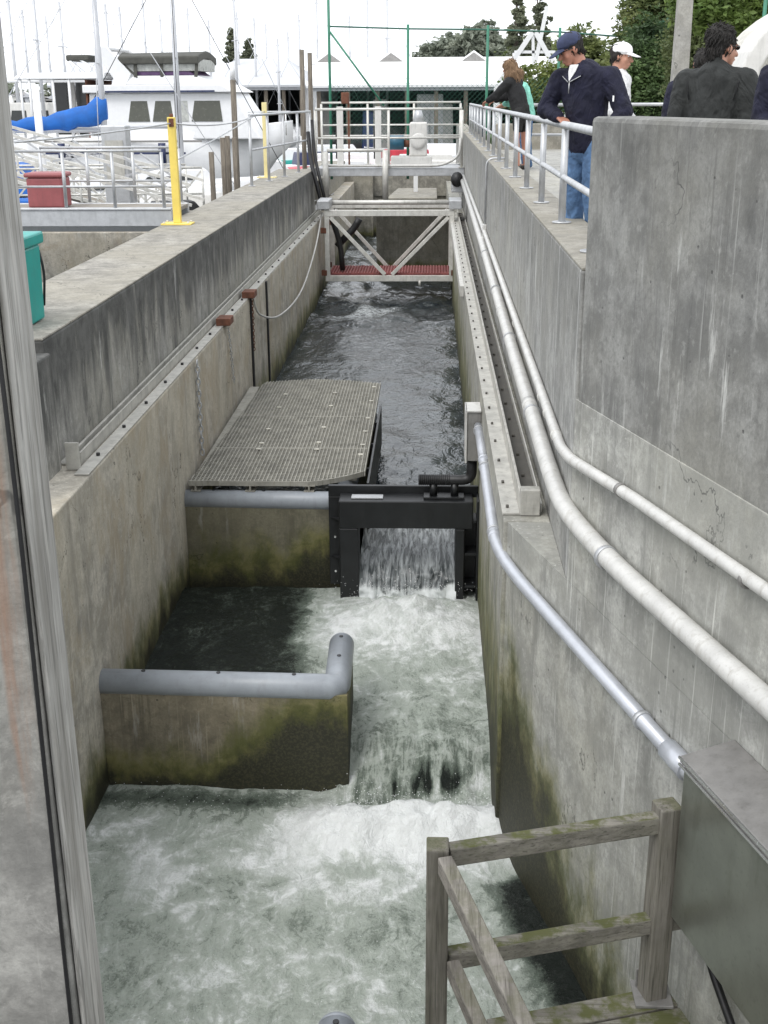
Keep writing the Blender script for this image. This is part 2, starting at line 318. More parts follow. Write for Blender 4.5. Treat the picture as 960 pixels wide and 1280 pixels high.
# ------------------------------------------------------------------ mesh helpers
ORG = {}
class MB:
    def __init__(s): s.v = []; s.f = []; s.sm = []
    def add(s, vs, fs, smooth=False):
        o = len(s.v); s.v += [tuple(v) for v in vs]; s.f += [tuple(i+o for i in f) for f in fs]; s.sm += [smooth]*len(fs); return s
    def box(s, x0, x1, y0, y1, z0, z1):
        vs = [(x, y, z) for x in (x0, x1) for y in (y0, y1) for z in (z0, z1)]
        return s.add(vs, [(0, 1, 3, 2), (4, 6, 7, 5), (0, 4, 5, 1), (2, 3, 7, 6), (0, 2, 6, 4), (1, 5, 7, 3)])
    def prism(s, poly, z0, z1):
        n = len(poly); vs = [(x, y, z0) for x, y in poly] + [(x, y, z1) for x, y in poly]
        a = sum(poly[i][0]*poly[(i+1) % n][1]-poly[(i+1) % n][0]*poly[i][1] for i in range(n))
        fs = [tuple(range(n))[::-1], tuple(range(n, 2*n))] + [(i, (i+1) % n, n+(i+1) % n, n+i) for i in range(n)]
        if a < 0: fs = [f[::-1] for f in fs]
        return s.add(vs, fs)
    def extr(s, pts, d):
        """polygon of 3d points extruded by vector d"""
        n = len(pts); d = Vector(d); vs = [Vector(p) for p in pts] + [Vector(p)+d for p in pts]
        return s.add(vs, [tuple(range(n))[::-1], tuple(range(n, 2*n))] + [(i, (i+1) % n, n+(i+1) % n, n+i) for i in range(n)])
    def bar(s, p, q, w, h, up=(0, 0, 1)):
        p, q = Vector(p), Vector(q); d = (q-p).normalized(); u = Vector(up)
        if abs(d.dot(u)) > .98: u = Vector((0, 1, 0))
        a = d.cross(u).normalized(); b = a.cross(d).normalized()
        vs = [c + a*(i*w/2) + b*(j*h/2) for c in (p, q) for i, j in ((-1, -1), (1, -1), (1, 1), (-1, 1))]
        return s.add(vs, [(3, 2, 1, 0), (4, 5, 6, 7), (0, 1, 5, 4), (1, 2, 6, 5), (2, 3, 7, 6), (3, 0, 4, 7)])
    def tube(s, pts, r, n=12, r1=None, cap=True):
        pts = [Vector(p) for p in pts]; m = len(pts); r1 = r if r1 is None else r1
        t = [(pts[min(i+1, m-1)]-pts[max(i-1, 0)]).normalized() for i in range(m)]
        u = t[0].orthogonal().normalized(); vs = []
        for i in range(m):
            u = (u - t[i]*u.dot(t[i])).normalized(); w = t[i].cross(u)
            k = 1.0
            if 0 < i < m-1:
                ang = (pts[i]-pts[i-1]).normalized().dot((pts[i+1]-pts[i]).normalized())
            rr = (r + (r1-r)*i/max(1, m-1))*k
            vs += [pts[i] + (u*cos(2*pi*j/n)+w*sin(2*pi*j/n))*rr for j in range(n)]
        fs = [(i*n+j, i*n+(j+1) % n, (i+1)*n+(j+1) % n, (i+1)*n+j) for i in range(m-1) for j in range(n)]
        s.add(vs, fs, True)
        if cap:
            o = len(s.v)-len(vs); s.f += [tuple(o+j for j in range(n))[::-1], tuple(o+(m-1)*n+j for j in range(n))]; s.sm += [False, False]
        return s
    def ell(s, c, r, n=16, m=10, rot=None):
        c = Vector(c); r = (r, r, r) if not hasattr(r, '__len__') else r; vs = []; R = rot or Matrix.Identity(3)
        for i in range(m+1):
            th = pi*i/m
            for j in range(n):
                ph = 2*pi*j/n; vs.append(c + R @ Vector((r[0]*sin(th)*cos(ph), r[1]*sin(th)*sin(ph), r[2]*cos(th))))
        return s.add(vs, [(i*n+j, (i+1)*n+j, (i+1)*n+(j+1) % n, i*n+(j+1) % n) for i in range(m) for j in range(n)], True)
    def loft(s, rings, smooth=True, cap=True):
        n = len(rings[0]); vs = [v for r in rings for v in r]
        fs = [(i*n+j, i*n+(j+1) % n, (i+1)*n+(j+1) % n, (i+1)*n+j) for i in range(len(rings)-1) for j in range(n)]
        s.add(vs, fs, smooth)
        if cap:
            o = len(s.v)-len(vs); m = len(rings)
            s.f += [tuple(o+j for j in range(n))[::-1], tuple(o+(m-1)*n+j for j in range(n))]; s.sm += [False, False]
        return s
    def build(s, name, mat, parent=None, bevel=0.0, local=False, fix=True):
        me = bpy.data.meshes.new(name); v = np.array(s.v, dtype=float)
        if parent is not None and not local: v = v - np.array(ORG[parent.name])
        me.from_pydata(v.tolist(), [], s.f); me.polygons.foreach_set('use_smooth', s.sm); me.update()
        if fix and len(s.f) < 20000:
            bm = bmesh.new(); bm.from_mesh(me); bmesh.ops.recalc_face_normals(bm, faces=bm.faces); bm.to_mesh(me); bm.free()
        me.materials.append(M[mat] if isinstance(mat, str) else mat)
        o = bpy.data.objects.new(name, me); C.objects.link(o)
        if parent is not None: o.parent = parent
        if bevel:
            b = o.modifiers.new('bevel', 'BEVEL'); b.width = bevel; b.segments = 2; b.limit_method = 'ANGLE'; b.angle_limit = radians(40)
        return o
def tag(o, label=None, cat=None, group=None, kind=None):
    if label: o['label'] = label
    if cat: o['category'] = cat
    if group: o['group'] = group
    if kind: o['kind'] = kind
    return o
def thing(name, label, cat, loc=(0, 0, 0), rz=0.0, group=None):
    o = bpy.data.objects.new(name, None); C.objects.link(o); o.location = loc; o.rotation_euler = (0, 0, rz); o.empty_display_size = .2
    ORG[o.name] = tuple(loc); return tag(o, label, cat, group)
def kids(o): return [c for c in bpy.data.objects if c.parent == o]
def dup(o, loc, rz=None, label=None, parent=None):
    c = o.copy(); C.objects.link(c)
    if parent is not None: c.parent = parent
    else:
        c.location = loc
        if rz is not None: c.rotation_euler = (0, 0, rz)
        if label: c['label'] = label
        ORG[c.name] = tuple(loc)
    for k in kids(o): dup(k, None, parent=c)
    return c
def arc(c, a, b, r, n=8):
    """points of a fillet at corner c between points a and b"""
    a, b, c = Vector(a), Vector(b), Vector(c); u = (a-c).normalized(); v = (b-c).normalized()
    p0 = c+u*r; p1 = c+v*r
    return [p0*(1-t)**2 + c*2*t*(1-t) + p1*t*t for t in [i/n for i in range(n+1)]]
def bend(pts, r):
    out = [Vector(pts[0])]
    for i in range(1, len(pts)-1): out += arc(pts[i], pts[i-1], pts[i+1], min(r, (Vector(pts[i])-Vector(pts[i-1])).length*.45, (Vector(pts[i+1])-Vector(pts[i])).length*.45))
    return out + [Vector(pts[-1])]

# numpy value noise
_tab = RNG.random((256, 256))
def vn(x, y):
    xi = np.floor(x).astype(int); yi = np.floor(y).astype(int); fx = x-xi; fy = y-yi
    fx = fx*fx*(3-2*fx); fy = fy*fy*(3-2*fy)
    g = lambda a, b: _tab[a & 255, b & 255]
    return (g(xi, yi)*(1-fx)+g(xi+1, yi)*fx)*(1-fy) + (g(xi, yi+1)*(1-fx)+g(xi+1, yi+1)*fx)*fy
def fbm(x, y, o=4):
    s = 0; a = .5; t = 0
    for i in range(o): s = s+a*vn(x*2**i+17.3*i, y*2**i+5.1*i); t += a; a *= .55
    return s/t
def sst(v, a, b):
    t = np.clip((v-a)/(b-a), 0, 1); return t*t*(3-2*t)
def grid(name, xs, ys, zf, mat, attrs=None, warp=None):
    X, Y = np.meshgrid(xs, ys); 
    if warp: X, Y = warp(X, Y)
    Z = zf(X, Y); nx, ny = len(xs), len(ys)
    v = np.stack([X.ravel(), Y.ravel(), Z.ravel()], 1)
    i = np.arange(nx*ny).reshape(ny, nx); f = np.stack([i[:-1, :-1].ravel(), i[:-1, 1:].ravel(), i[1:, 1:].ravel(), i[1:, :-1].ravel()], 1)
    me = bpy.data.meshes.new(name); me.from_pydata(v.tolist(), [], f.tolist()); me.polygons.foreach_set('use_smooth', [True]*len(f))
    for k, fn in (attrs or {}).items():
        a = me.attributes.new(k, 'FLOAT', 'POINT'); a.data.foreach_set('value', fn(X, Y).ravel().astype(np.float32))
    me.materials.append(M[mat]); o = bpy.data.objects.new(name, me); C.objects.link(o); return o

# ------------------------------------------------------------------ setting: water, ground
M['w_dark'] = water_mat('channel_water', 'dark'); M['w_sea'] = water_mat('marina_water', 'sea'); M['w_foam'] = water_mat('aerated_water', 'foam')
A16 = radians(16.0); FD = Vector((sin(A16), -cos(A16), 0)); FN = Vector((cos(A16), sin(A16), 0)); F0 = Vector((.6, 8.5, 0))
def fl(t, off=0.0, z=0.0):
    """point on the flared wall: t metres from the bend towards the camera, off metres proud of it"""
    p = F0 + FD*t - FN*off; return Vector((p.x, p.y, z))
TB = 1.179                                     # t at which the flared wall meets the upper wall

def sea():
    m = MB()
    for x0, x1, y0, y1 in ((-900, -4.27, -40, 46.6), (-900, 900, 46.6, 1500)):
        m.add([(x0, y0, -2.6), (x1, y0, -2.6), (x1, y1, -2.6), (x0, y1, -2.6)], [(0, 1, 2, 3)])
    return tag(m.build('marina_water', 'w_sea'), kind='structure')
sea()
b = MB().add([(-900, -60, -7), (900, -60, -7), (900, 1500, -7), (-900, 1500, -7)], [(0, 1, 2, 3)]).build('ground', 'conc_far'); tag(b, kind='structure')
# upper channel
def zup(X, Y):
    a = (fbm(X*1.3, Y*.9, 2)-.5)*.15 + (fbm(X*3.6+9, Y*2.6, 2)-.5)*.045
    k = .7+.9*sst(Y, 24, 31)
    lip = sst(Y, 13.35, 12.95)
    return -4.04 + a*k*(1-lip*.8) - .09*lip
def fup(X, Y):
    return np.clip(.2*sst(Y, 21, 27) + .3*sst(Y, 26.5, 29.5)*sst(-X, -.8, 1.6) + .22*sst(fbm(X*.7, Y*.35, 3), .52, .7) - .05, 0, 1)*sst(Y, 13, 15)
tag(grid('channel_water', np.arange(-2.98, .72, .05), np.concatenate([np.arange(13.95, 22, .05), np.arange(22, 46.7, .1)]), zup, 'w_dark', {'foam': fup}), kind='structure')

# pools below the gate, with the fall between them
def prof(Y): 
    t = np.clip((10.15-Y)/.65, 0, 1); t2 = np.clip((9.56-Y)/.58, 0, 1); return -4.51 - .07*t**1.5 - .33*sst(t2, -.15, 1.0)
def zlo(X, Y):
    right = X > -.80
    z = np.where(right, prof(Y), np.where(Y > 9.42, -4.51, -4.91)); wb = sst(X, -1.0, -.62); z = np.where(Y < 9.24, prof(Y)*wb-4.91*(1-wb), z)
    foot = np.exp(-((Y-8.62)/.28)**2)*sst(X, -1.3, -.5)
    gate = np.exp(-((Y-12.1)/.45)**2)*np.exp(-((X+.22)/.6)**2)
    calm = sst(-X, 1.15, 1.7)*sst(Y, 9.5, 10.2)
    dk = sst(X+.27*(Y-8.4), .25, .62)*sst(-Y, -8.5, -7.9)
    amp = .035 + .06*foot + .07*gate - .010*calm
    n = (fbm(X*2.3, Y*2.0, 4)-.5)*2.0 + (fbm(X*9, Y*8, 3)-.5)*.8
    fall = sst(Y, 8.85, 9.1)*sst(-Y, -10.3, -9.6)*right
    strand = (fbm(X*11, Y*1.2, 3)-.5)*.11*fall
    return z + n*amp + foot*(.10+.17*fbm(X*3.5, Y*3, 3)+.08*fbm(X*9, Y*8, 2)) + gate*(.15+.16*fbm(X*6, Y*5, 3)) + strand
def flo(X, Y):
    foot = np.exp(-((Y-8.60)/.40)**2)*sst(X, -1.7, -.6)
    f = .47 + .22*(fbm(X*.8, Y*.8, 2)-.5)
    f = f + .85*foot*(.55+.75*fbm(X*2.6, Y*2.6, 3))
    f = f + .30*np.exp(-((Y-8.0)/.5)**2)*sst(fbm(X*1.8+4, Y*2.2, 3), .45, .62)
    dk = sst(X+.27*(Y-8.4), .20, .60)*sst(-Y, -8.4, -7.7)
    f = f - .78*dk
    f = f - .40*np.exp(-((Y-9.05)/.16)**2)*sst(-X, .9, 1.4)
    p2 = Y > 9.42
    right = X > -.8
    s2 = .50 + .36*np.exp(-((Y-11.85)/.6)**2) - .05*sst(-Y, -10.9, -10.1) 
    calm = sst(-(X+.12*(Y-11)+.12*(fbm(X*2, Y*2, 3)-.5)*4), .95, 1.5)
    s2 = s2*(1-calm) - .10*calm
    spots = np.exp(-((X-.12)/.2)**2-((Y-9.22)/.14)**2) + .8*np.exp(-((X+.22)/.17)**2-((Y-9.2)/.13)**2) 
    s2 = s2 - .75*spots*sst(fbm(X*13, Y*1.6, 3), .42, .62) + .12*sst(-Y, -9.6, -9.1)*sst(fbm(X*7+3, Y*1.2, 3), .4, .6) - .10*sst(-Y, -10.1, -9.5)
    return np.clip(np.where(p2 | (right & (Y > 8.95)), s2, f), -.5, 1.2)
def ffall(X, Y): return 1.25*sst(Y, 8.9, 9.05)*sst(-Y, -9.85, -9.5)*(X > -.8)
tag(grid('pool_water', np.arange(-2.96, 3.3, .033), np.arange(1.2, 12.95, .033), zlo, 'w_foam', {'foam': flo, 'fall': ffall}), kind='structure')
# sheet of water that pours through the gate
def gate_fall():
    n, prf = 46, [(14.0, -4.045), (13.7, -4.055), (13.4, -4.07), (13.15, -4.09), (12.98, -4.115), (12.9, -4.14), (12.83, -4.17), (12.77, -4.215), (12.72, -4.27), (12.68, -4.33), (12.645, -4.39), (12.62, -4.46), (12.60, -4.55)]
    pts = []
    for k in range(len(prf)-1):
        for t in (0, .34, .67): pts.append((prf[k][0]*(1-t)+prf[k+1][0]*t, prf[k][1]*(1-t)+prf[k+1][1]*t))
    xs = np.linspace(-.80, .32, n); ys = np.arange(len(pts)); pa = np.array(pts)
    me = grid('gate_fall_water', xs, ys.astype(float), lambda X, Y: Y, 'w_sheet', {'foam': lambda X, Y: 1.15*sst(Y, 27, 33)*(.2+1.1*fbm(X*8, Y*.25, 3))+.55*sst(np.abs(X+.24), .30, .5)*sst(Y, 20, 27)-.25*np.exp(-((Y-25.5)/2.)**2), 'fall': lambda X, Y: sst(Y, 20, 25)})
    for v in me.data.vertices:
        k = int(round(v.co.y)); fx = v.co.x; w = min(1, max(0, k-13)/11)
        nz = float(fbm(np.array(fx*14), np.array(k*.18), 3))-.5; edge = max(0, abs(fx+.24)-.34)
        v.co.y = pa[k][0]+nz*.17*w - edge*.10*w; v.co.z = pa[k][1]+nz*.03 + .05*edge*(1-w)
    return me
g = G('falling_sheet'); p = g.pos(); stn = g.noise(g.sc(p, (24, 3.0, 3.2)), 1.0, 5, .68, .7); fo = g.n('Attribute', {}, {'attribute_name': 'foam'}, out='Fac')
mm = g.step(g.mth('ADD', fo, g.mth('MULTIPLY', g.mth('SUBTRACT', stn, .5), 1.0)), .18, .78)
M['w_sheet'] = g.fin(g.mix(mm, g.mix(g.step(stn, .38, .64), (.045, .052, .054), (.30, .32, .325)), (.68, .71, .71)), g.step(mm, 0, 1, .10, .5), 0, g.bump(stn, .8, .025), IOR=1.4)
tag(gate_fall(), kind='structure')
# droplets thrown up around the falls
def spray():
    m = MB(); R = random.Random(3)
    def drop(x, y, z, r): m.add([(x+r, y, z), (x-r, y, z), (x, y+r, z), (x, y-r, z), (x, y, z+r), (x, y, z-r)], [(0, 2, 4), (2, 1, 4), (1, 3, 4), (3, 0, 4), (2, 0, 5), (1, 2, 5), (3, 1, 5), (0, 3, 5)], True)
    for i in range(1100):
        drop(R.uniform(-.85, .62), R.gauss(8.72, .16), -4.86+abs(R.gauss(0, .10)), R.uniform(.002, .0065))
    for i in range(800):
        drop(R.gauss(-.24, .36), R.gauss(12.35, .2), -4.40+abs(R.gauss(0, .10)), R.uniform(.002, .006))
    for i in range(120):
        drop(R.uniform(-2.85, -.9), R.gauss(9.05, .2), -4.9+abs(R.gauss(0, .03)), R.uniform(.002, .005))
    for i in range(500):
        drop(R.uniform(-2.8, 0), R.uniform(5.0, 9), -4.9+abs(R.gauss(0.01, .02)), R.uniform(.002, .0045))
    for i in range(60):
        drop(R.uniform(-1.3, -.9), R.uniform(9.6, 12.4), -4.5+abs(R.gauss(0, .03)), R.uniform(.002, .0045))
    g = G('spray_drops'); M['drop'] = g.fin((.85, .87, .87), .25)
    return tag(m.build('water_spray', 'drop', fix=False), 'white droplets thrown up where the water drops between the pools', kind='stuff')
spray()

# plaza and land on the right
m = MB(); q0 = fl(TB+.02, -.30)
m.prism([(1.30, q0.y+.05), (fl(9, -.3).x, fl(9, -.3).y), (30, -2), (30, 40), (1.30, 40)], -.6, -.28)
tag(m.build('plaza', 'plaza'), kind='structure')
tag(MB().prism([(1.6, 40), (200, 40), (200, -2), (30, -2), (30, 39.99), (1.6, 39.99)], -3, -.34).build('land', 'grass'), kind='structure')
m = MB(); m.add([(6, 62, -.6), (400, 62, -.6), (400, 700, 3), (20, 700, 3)], [(0, 1, 2, 3)]).add([(6, 62, -.6), (400, 62, -.6), (400, 62, -3), (6, 62, -3)], [(0, 3, 2, 1)]); tag(m.build('far_bank', 'grass'), kind='structure')

# ------------------------------------------------------------------ channel walls
w = thing('channel_wall', 'long weathered concrete wall on the far side of the fish ladder from the people, carrying the yellow posts', 'wall', (-3.3, 9.8, -5.5))
MB().box(-4.27, -3.26, 9.78, 34.3, -6.5, -.93).build('upper_wall', 'conc_left_top', w, .02)
MB().box(-4.268, -3.262, 9.782, 34.3, -.93, -.91).build('coping', 'conc_cap', w, .006)
MB().box(-3.5, -2.9, 1.0, 46.6, -6.5, -2.05).build('lower_wall', 'conc_left_low', w, .015)
MB().box(-3.62, -3.20, 8.7, 9.778, -6.4, -1.03).build('pilaster', 'conc_left_top', w, .02)
MB().box(-4.27, -3.26, 34.3, 46.6, -6.5, -1.3).build('end_section', 'conc_far', w, .02)
w = thing('channel_wall', 'long concrete wall with pipes under the railing where the man in navy leans', 'wall', (.95, 8.5, -5.5))
MB().box(.925, 1.30, fl(TB).y+.003, 46.6, -6.5, -.02).build('upper_wall', 'conc_right_up', w, .012)
MB().box(.927, 1.298, fl(TB).y+.02, 46.6, -.02, 0).build('kerb', 'conc_cap', w, .006)
MB().box(.57, .923, 8.5, 46.6, -6.5, -2.05).build('lower_wall', 'conc_right_low', w, .012)
a, bb = fl(TB), fl(12)
w2 = thing('flared_wall', 'pale concrete wall angling away below the dark parapet, crossed by three pipes', 'wall', (1.2, 6, -5.5))
c0, c1 = fl(TB, -.45), fl(12, -.45)
MB().prism([(.6, 8.497), (a.x, a.y), (bb.x, bb.y), (c1.x, c1.y), (c0.x, c0.y), (.922, a.y+.012), (.922, 8.497)], -6.5, -2.06).build('lower_wall', 'conc_flare', w2)
MB().prism([(a.x, a.y), (bb.x, bb.y), (c1.x, c1.y), (c0.x, c0.y)], -2.059, -.82).build('upper_wall', 'conc_flare', w2, .004)
a2, b2_, c2, d2 = fl(TB+.01, -.006), fl(12, -.006), fl(12, -.33), fl(TB+.01, -.33)
para = MB().prism([(a2.x, a2.y), (b2_.x, b2_.y), (c2.x, c2.y), (d2.x, d2.y)], -.90, .88).build('parapet_wall', 'conc_para', None, .03)
tag(para, 'high dark grey concrete parapet with pitted face in front of the people', 'wall')
# end of the channel
e = thing('end_wall', 'concrete wall closing the channel behind the machinery bridge', 'wall', (-1, 46.6, -5))
MB().box(-3.5, 1.2, 46.7, 47.3, -6.5, -1.55).build('wall_body', 'conc_far', e, .02)
MB().box(-3.3, -2.2, 46.3, 46.69, -6.5, -1.75).build('pier', 'conc_far', e, .02)
e = thing('weir_wall', 'plain concrete weir wall standing behind the red floored bridge', 'weir', (-.6, 37, -5))
MB().box(-1.66, .568, 36.9, 37.3, -6.5, -2.38).build('wall_body', 'conc_far', e, .02)
MB().box(-1.8, .566, 41.2, 41.5, -6.4, -2.32).build('rear_wall', 'conc_far', e, .02)
m = MB().extr([(-1.5, 41.0, -2.30), (.2, 41.0, -2.30), (.2, 44.8, -2.24), (-1.2, 44.8, -2.24)], (0, 0, .06))
t_ = tag(m.build('cover_slab', 'conc_cap', None, .01), 'thin pale slab with a white upright stub lying over the channel under the bridge', 'slab')
MB().box(-.62, -.47, 43.2, 43.3, -2.2, -1.45).build('stub_post', 'white', t_, 0, True)

# weirs
def domecap(m, p, d, r, n=12):
    p = Vector(p); d = Vector(d).normalized(); u = d.orthogonal().normalized(); v = d.cross(u)
    rings = [[p + d*(r*.75*sin(a)) + (u*cos(2*pi*j/n)+v*sin(2*pi*j/n))*max(.002, r*cos(a)) for j in range(n)] for a in [i*pi/2/6 for i in range(7)]]
    return m.loft(rings)
def weir(name, label, y, yr, x1, xr, ztop, matw, base):
    e = thing(name, label, 'weir', (-1.8, y, base)); r = .118; zc = ztop-r
    MB().prism([(-2.9, y-.085), (x1, y-.085-.05), (x1, y+.11-.05), (-2.9, y+.11)], -6.4, zc-.03).build('weir_wall', matw, e, .006)
    MB().prism([(x1-.195, y+.065), (x1, y+.065), (xr+.0, yr), (xr-.195, yr)], -6.4, zc-.03).build('return_wall', matw, e, .006)
    m = MB(); yc = y+.0125
    k1, k2 = Vector((x1-.098, yc-.05, zc)), Vector((xr-.098, yr-.06, zc))
    m.tube([(-2.9, yc, zc), k1+Vector((-.06, 0, 0)), k1+Vector((.0, .01, 0)), k1+Vector((0, .07, 0)), k2], r, 20); domecap(m, k2, (0, 1, 0), r, 20)
    c = m.build('pipe_cap', 'pvc_grey', e)
    for t in (.18, .5, .82):
        q = Vector((-2.9, yc, zc)).lerp(k1, t); MB().tube([q+Vector((0, 0, r-.004)), q+Vector((0, 0, r+.006))], .019, 10).build('plug', 'black', c_parent(c, e))
    for t in (.45, .92):
        q = k1.lerp(k2, t); MB().tube([q+Vector((0, 0, r-.004)), q+Vector((0, 0, r+.006))], .019, 10).build('plug', 'black', c_parent(c, e))
    return e
def c_parent(c, e): ORG[c.name] = ORG[e.name]; return c
weir('concrete_weir', 'low stained concrete weir with a grey pipe cap, standing among the foaming pools', 9.36, 10.25, -.70, -.72, -3.80, 'conc_weir_low', -5)
weir('concrete_weir', 'green mossy weir with a grey pipe cap between the tan grating and black gate', 13.32, 17.3, -.93, -.80, -3.42, 'conc_weir', -5)
weir('concrete_weir', 'weir whose rounded grey cap end just shows by the bottom edge of the photo', 4.85, 5.60, -.40, -.42, -4.06, 'conc_weir_low', -5.3)
# side guard plate on the return wall under the grating
gp = thing('side_guard', 'black plate with brackets standing along the open edge of the tan grating', 'guard', (-.7, 15.3, -3.6))
MB().box(-.745, -.715, 13.45, 17.2, -3.95, -3.36).build('plate', 'black', gp, .004)
for y in (14.1, 15.2, 16.3): MB().extr([(-.79, y, -3.38), (-.745, y, -3.38), (-.745, y, -3.6)], (0, .03, 0)).build('bracket', 'black', gp)

# ------------------------------------------------------------------ tan grating platform
gr = thing('grating_platform', 'tan moulded grating platform covering the pool beside the black gate', 'platform', (-1.8, 15.8, -3.42))
PX = np.array([-2.84, -2.80, -2.62, -2.0, -1.35, -.90, -.82]); 
def gy0(x): return 13.30 + (.40*max(0, (x+1.42)/.6)**1.5 if x > -1.42 else 0)
def gy1(x): return 18.45 + .22*math.sin(pi*min(1, max(0, (x+2.66)/1.78)))
def gx0(y): return -2.84 + .04*(y-13.3)
m = MB(); xs = np.arange(-2.83, -.79, .0475)
for x in xs:
    y0 = gy0(x); y1 = min(gy1(x), 13.3+(x+2.84)/.04) if x < -2.64 else gy1(x)
    if y1-y0 > .1: m.box(x-.006, x+.006, y0, y1, -3.335, -3.295)
for y in np.arange(13.32, 18.7, .062):
    x0 = max(gx0(y), -2.83); x1 = -.80 if y > 13.7 else -1.42+.6*((y-13.3)/.4)**.667
    if y > 18.45:
        k = math.asin(min(1, (y-18.45)/.22))/pi*1.78; x0 = max(x0, -2.66+k); x1 = min(x1, -.88-k)
    if x1-x0 > .1: m.box(x0, x1, y-.006, y+.006, -3.33, -3.301)
m.build('grating_panel', 'grate', gr)
for y in (14.7, 16.3): MB().box(gx0(y), -.80, y-.009, y+.009, -3.34, -3.2945).build('panel_seam', 'grate', gr)
m = MB().box(-2.86, -1.42, 13.275, 13.292, -3.35, -3.29); [m.bar((-1.42+.62*k/6, 13.283+.407*(k/6)**1.5, -3.32), (-1.42+.62*(k+1)/6, 13.283+.407*((k+1)/6)**1.5, -3.32), .016, .06) for k in range(6)]; m.box(-.79, -.775, 13.69, 18.4, -3.35, -3.29)
m.build('edge_band', 'grate', gr)
for x in (-2.77, -2.12, -1.42):
    MB().box(x-.075, x+.075, 13.27, 18.3, -3.352, -3.338).box(x-.01, x+.01, 13.27, 18.3, -3.41, -3.352).box(x-.06, x+.06, 13.27, 18.3, -3.422, -3.41).build('support_beam', 'grate', gr)
MB().box(-.98, -.88, 13.72, 13.9, -3.42, -3.34).build('support_block', 'grate', gr)
for x, y in ((-2.2, 14.62), (-2.2, 14.9), (-2.2, 15.6), (-2.2, 16.8), (-2.2, 17.6), (-1.45, 14.62), (-1.45, 14.95), (-1.45, 15.7), (-1.45, 16.9), (-1.45, 17.7), (-.87, 14.4), (-.87, 14.85), (-.87, 15.5), (-.87, 16.2), (-.87, 17.2), (-.87, 18.1)):
    MB().box(x-.03, x+.03, y-.02, y+.02, -3.294, -3.283).build('clip', 'grate_light', gr)

# ------------------------------------------------------------------ black gate
gt = thing('sluice_gate', 'black steel gate frame with water pouring through its square opening', 'gate', (-.3, 12.9, -4.7))
MB().box(-1.16, .565, 12.93, 12.98, -3.36, -3.225).box(-1.16, -1.02, 12.93, 12.97, -4.45, -3.36).build('back_plate', 'black', gt, .006)
MB().box(-1.02, .50, 12.62, 12.925, -3.635, -3.31).build('top_beam', 'black', gt, .012)
MB().box(-1.02, -.80, 12.62, 12.925, -4.75, -3.638).build('frame_leg', 'black', gt, .012)
MB().box(.305, .41, 12.62, 12.925, -4.8, -3.638).build('frame_leg', 'black', gt, .012)
MB().box(.545, .566, 12.6, 12.925, -4.75, -3.3).build('wall_plate', 'black', gt, .004)
MB().box(.30, .566, 12.90, 12.925, -4.75, -3.638).build('web_plate', 'black', gt)
for z in (-3.55, -3.95, -4.35): MB().box(.413, .543, 12.64, 12.898, z-.015, z+.015).build('rib', 'black', gt, .003)
for z in (-3.62, -4.1): MB().extr([(-1.022, 12.80, z), (-1.022, 12.928, z), (-1.14, 12.928, z)], (0, 0, .012)).build('gusset', 'black', gt)
MB().box(-.88, -.52, 12.70, 12.82, -3.308, -3.292).build('name_plate', 'galv', gt, .003)
for x, z in ((-1.09, -3.85), (-1.09, -4.28)): MB().tube([(x, 12.925, z), (x, 12.91, z)], .014, 8).build('bolt', 'bright', gt)
mf = thing('pipe_manifold', 'ribbed black pipe on two necks on top of the gate, rising into the grey box', 'pipe', (.1, 12.78, -3.3))
MB().box(-.06, .40, 12.69, 12.87, -3.308, -3.28).build('base_plate', 'black', mf, .004)
MB().tube([(.05, 12.78, -3.28), (.05, 12.78, -3.14)], .045, 14).build('neck', 'black', mf)
MB().tube([(.29, 12.78, -3.28), (.29, 12.78, -3.14)], .045, 14).build('neck', 'black', mf)
m = MB().tube(bend([(-.12, 12.78, -3.10), (.48, 12.78, -3.10), (.48, 12.78, -2.83)], .11), .058, 16)
for x in np.arange(-.11, .22, .022): m.tube([(x, 12.78, -3.10), (x+.011, 12.78, -3.10)], .0635, 16)
m.build('ribbed_pipe', 'rubber', mf)
bx = thing('junction_box', 'pale grey electrical box fixed to the wall above the black gate', 'electrical box', (.5, 12.75, -2.85))
MB().box(.415, .568, 12.62, 12.98, -2.83, -2.27).build('box_body', 'lid', bx, .008)
MB().box(.395, .414, 12.60, 13.0, -2.85, -2.25).build('cover', 'pvc_white', bx, .004)
MB().box(.40, .566, 12.6, 13.0, -2.268, -2.25).build('top_flange', 'pvc_white', bx, .003)

# ------------------------------------------------------------------ ledge rails, pipes on the right wall
lr = thing('stop_log_rail', 'bolted zinc rail along the ledge under the white pipes', 'rail', (.7, 8.6, -2.05))
MB().box(.565, .70, 8.62, 33.5, -2.046, -2.03).build('bolt_strip', 'steel_strip', lr, .003)
MB().box(.70, .722, 8.72, 33.5, -2.046, -1.90).build('upright_flange', 'steel_strip', lr, .003)
MB().box(.724, .86, 8.72, 33.5, -2.046, -2.036).build('gutter', 'gutter', lr)
MB().box(.70, .85, 8.60, 8.715, -2.045, -1.84).build('end_channel', 'steel_strip', lr, .006)
MB().box(.865, .875, 8.7, 33.5, -2.046, -1.98).build('wall_angle', 'alu', lr)
for y in np.arange(8.75, 33, .62):
    MB().tube([(.61, y, -2.03), (.61, y, -2.008)], .012, 8).build('bolt', 'gutter', lr)
    MB().tube([(.79, y+.2, -2.036), (.79, y+.2, -2.012)], .014, 8).build('bolt', 'gutter', lr)
m = MB().box(.50, .566, 20.2, 33.4, -2.22, -2.04); m.build('wall_batten', 'alu', lr, .004)
ll = thing('stop_log_rail', 'bolted zinc double rail along the ledge below the yellow posts', 'rail', (-3.1, 9.9, -2.05))
MB().box(-3.03, -2.905, 9.55, 33.6, -2.046, -2.03).build('bolt_strip', 'steel_strip', ll, .003)
